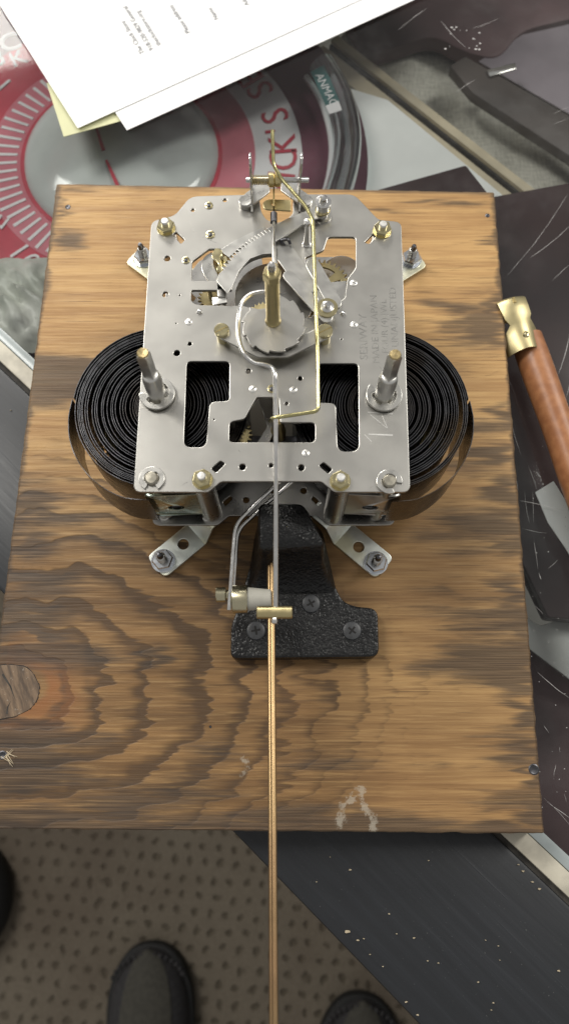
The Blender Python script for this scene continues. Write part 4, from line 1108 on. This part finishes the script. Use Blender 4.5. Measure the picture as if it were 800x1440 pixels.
def cbscrew(px, py, ang):
    c = P(px, py, zb); m = MB(); m.lathe([(4.5, -.3), (4.5, .2), (4.1, .9), (3.0, 1.25), (0, 1.3)], c, n=26); s_ = part('screw', m, M_blackscrew, CB, c)
    m = MB()
    for k in (0, 1):
        a = ang+k*math.pi/2; d = Vector((math.cos(a), math.sin(a), 0)); n2 = Vector((-d.y, d.x, 0)); cc = Vector(c)
        m.prism([(p.x, p.y) for p in (cc+d*2.1+n2*.42, cc-d*2.1+n2*.42, cc-d*2.1-n2*.42, cc+d*2.1-n2*.42)], zb+1.0, zb+1.33+k*.01)
    part('cross_recess', m, M_blackhole, s_, c, smooth=0)
for a in ((360,887,.2),(437,849,.5),(494.5,887,.9)): cbscrew(*a)
for (dx, dz, r_) in ((0, 0, 1.15), (-1.2, -2.0, 1.1)):
    a = P(382.5, 800, 27); b = P(387.0, 1440, 60)
    a = Vector((a[0]+dx, a[1]+8, a[2]+dz)); b = Vector((b[0]+dx*.9, b[1], b[2]+dz)); b2 = a+(b-a)*1.25
    part('chime_rod', MB().tube([tuple(a.lerp(b2, t/12)) for t in range(13)], r_, 14), M_copper, CB, tuple(a), smooth=60)

# ------------------------------------------------------------------ leather handle with a brass end, lying on the glass
za = -9.5
ha = Vector(P(744, 489, za)); hb = Vector(P(806, 662, za)); hd = (hb-ha).normalized()
LH = thing('leather_handle', 'tan leather wrapped handle with a notched brass end right of the board', 'handle', tuple(ha))
hpts = [ha+hd*t for t in range(-6, 190, 8)]
part('grip', MB().tube([tuple(p) for p in hpts], [8.6+.25*math.sin(i*.7) for i in range(len(hpts))], 28), M_leather, LH, smooth=60)
hn = Vector((-hd.y, hd.x, 0))
rows = [((718,494),(768,482),7.5,1.5),((711,482),(764,468),7.0,1.5),((710,471),(760,458),6.0,1.5),((716,460),(750,449),2.4,2.0),((718,455),(746,445),1.6,2.4),
        ((711,447),(747.5,438),1.8,3.0),((706,436),(744,426),2.0,3.6),((701,425),(740,415),2.2,3.4)]
ns = 14; top = []; 
for l, r, sag, zt in rows:
    a = Vector(P(*l, zt)); b = Vector(P(*r, zt))
    top.append([Vector((a.lerp(b, i/ns).x, a.lerp(b, i/ns).y, zt-sag*(2*i/ns-1)**2)) for i in range(ns+1)])
last = top[-1]; f2 = -hd
for dz, df in ((-.9, 1.4), (-3.0, 2.6), (-6.0, 2.6), (-8.5, 1.2), (-9.6, -2.0), (-10.2, -8)):
    top.append([p+f2*df+Vector((0, 0, dz))-hn*(-.2*dz) for p in last])
m = MB(); nr = len(top)
for lay in (0, 1):
    for row in top:
        for p in row: m.v.append((p.x, p.y, p.z-lay*.9))
W_ = ns+1; NN = nr*W_
for j in range(nr-1):
    for i in range(ns):
        k = j*W_+i; m.f += [(k, k+1, k+W_+1, k+W_), (NN+k+W_, NN+k+W_+1, NN+k+1, NN+k)]
for j in range(nr-1):
    for i in (0, ns):
        k = j*W_+i; m.f.append((k, k+W_, NN+k+W_, NN+k))
for i in range(ns):
    m.f.append((i, i+1, NN+i+1, NN+i)); k = (nr-1)*W_+i; m.f.append((k, k+1, NN+k+1, NN+k))
part('brass_end', m, M_strapbrass, LH, smooth=40)
c = P(739, 470, 1.6); mm = MB(); mm.lathe([(1.9, -.8), (1.9, 0), (1.5, .5), (.8, .2), (0, .5)], c, n=18); part('rivet', mm, M_brassnut, LH, c)
q = [P2(*p, 4.1) for p in ((720,418),(723,417),(726,424),(722,425))]; part('notch', MB().prism(q, 3.5, 3.85), M_brassold, LH, smooth=0)

# ------------------------------------------------------------------ shoes and a dark round base on the carpet
def shoe(px, py, length, rot, label):
    t = P(px, py, -740); T = thing('shoe', label, 'shoe', (t[0], t[1], -780), 'shoes standing on the carpet')
    def wid(y): f = y/length; return 52*(1-max(0, 1-f/.30)**2.3)**.5*(1-.18*max(0, f-.45)) + .01
    def hgt(y): f = y/length; return 26+34*min(1, f/.35)**.9+20*max(0, f-.35)
    R3 = Matrix.Translation(Vector((t[0], t[1], -780))) @ Matrix.Rotation(rot, 4, 'Z')
    ys_ = [0, 2, 6, 12, 20, 32, 46, 62, 80, 105, 135, 170, 210]
    so = [(wid(y)+4, -y+4) for y in ys_]+[(-wid(y)-4, -y+4) for y in reversed(ys_)]
    part('sole', MB().prism(so, .5, 24).xf(R3), M_sole, T, bevel=5)
    def surf(a0, a1, off, n=20):
        m = MB()
        for y in ys_:
            w, h = wid(y)+off, hgt(y)+off
            for i in range(n+1):
                a = math.radians(a0+(a1-a0)*i/n); m.v.append((w*math.cos(a)*.98, -y-1+ (0 if y else 1), 22+(h-8)*abs(math.sin(a))**.85))
        for j in range(len(ys_)-1):
            for i in range(n):
                k = j*(n+1)+i; m.f.append((k, k+1, k+n+2, k+n+1))
        return m.xf(R3)
    part('upper', surf(0, 180, 0), M_upper, T, smooth=70)
    vm = surf(52, 128, 1.6); part('vamp', vm, M_vamp, T, smooth=70)
    st_ = MB()
    for k in range(15):
        a = math.radians(20+140*k/14); p = R3 @ Vector((47*math.cos(a), -42+36*math.sin(a), 40)); st_.lathe([(3.2, 0), (2.6, 2.2), (0, 3)], tuple(p), n=8)
    part('toe_stitching', st_, M_upper, T, smooth=60, kind='stuff')
    for yy in (84, 112):
        lp = [R3 @ Vector((x, -yy-10*(1-abs(x)/26), 22+hgt(yy)-6+2.5-abs(x)*.10)) for x in range(-26, 27, 4)]
        part('lace', MB().tube([tuple(p) for p in lp], 2.6, 8), M_vamp, T, smooth=60)
shoe(208, 1335, 290, math.radians(3), 'dark grey suede shoe with its toe pointing at the board')
shoe(512, 1408, 290, math.radians(-6), 'dark grey shoe with only its toe tip showing beside the black counter frame')
c = P(-84, 1270, -740); m = MB(); m.lathe([(78, 0), (84, 6), (84, 26), (70, 44), (30, 56), (0, 58)], (c[0], c[1], -780), n=40)
tag(part('round_base', m, M_sole, None, (c[0], c[1], -780), smooth=50), 'black rounded base standing on the carpet at the left edge of the photo', 'base')
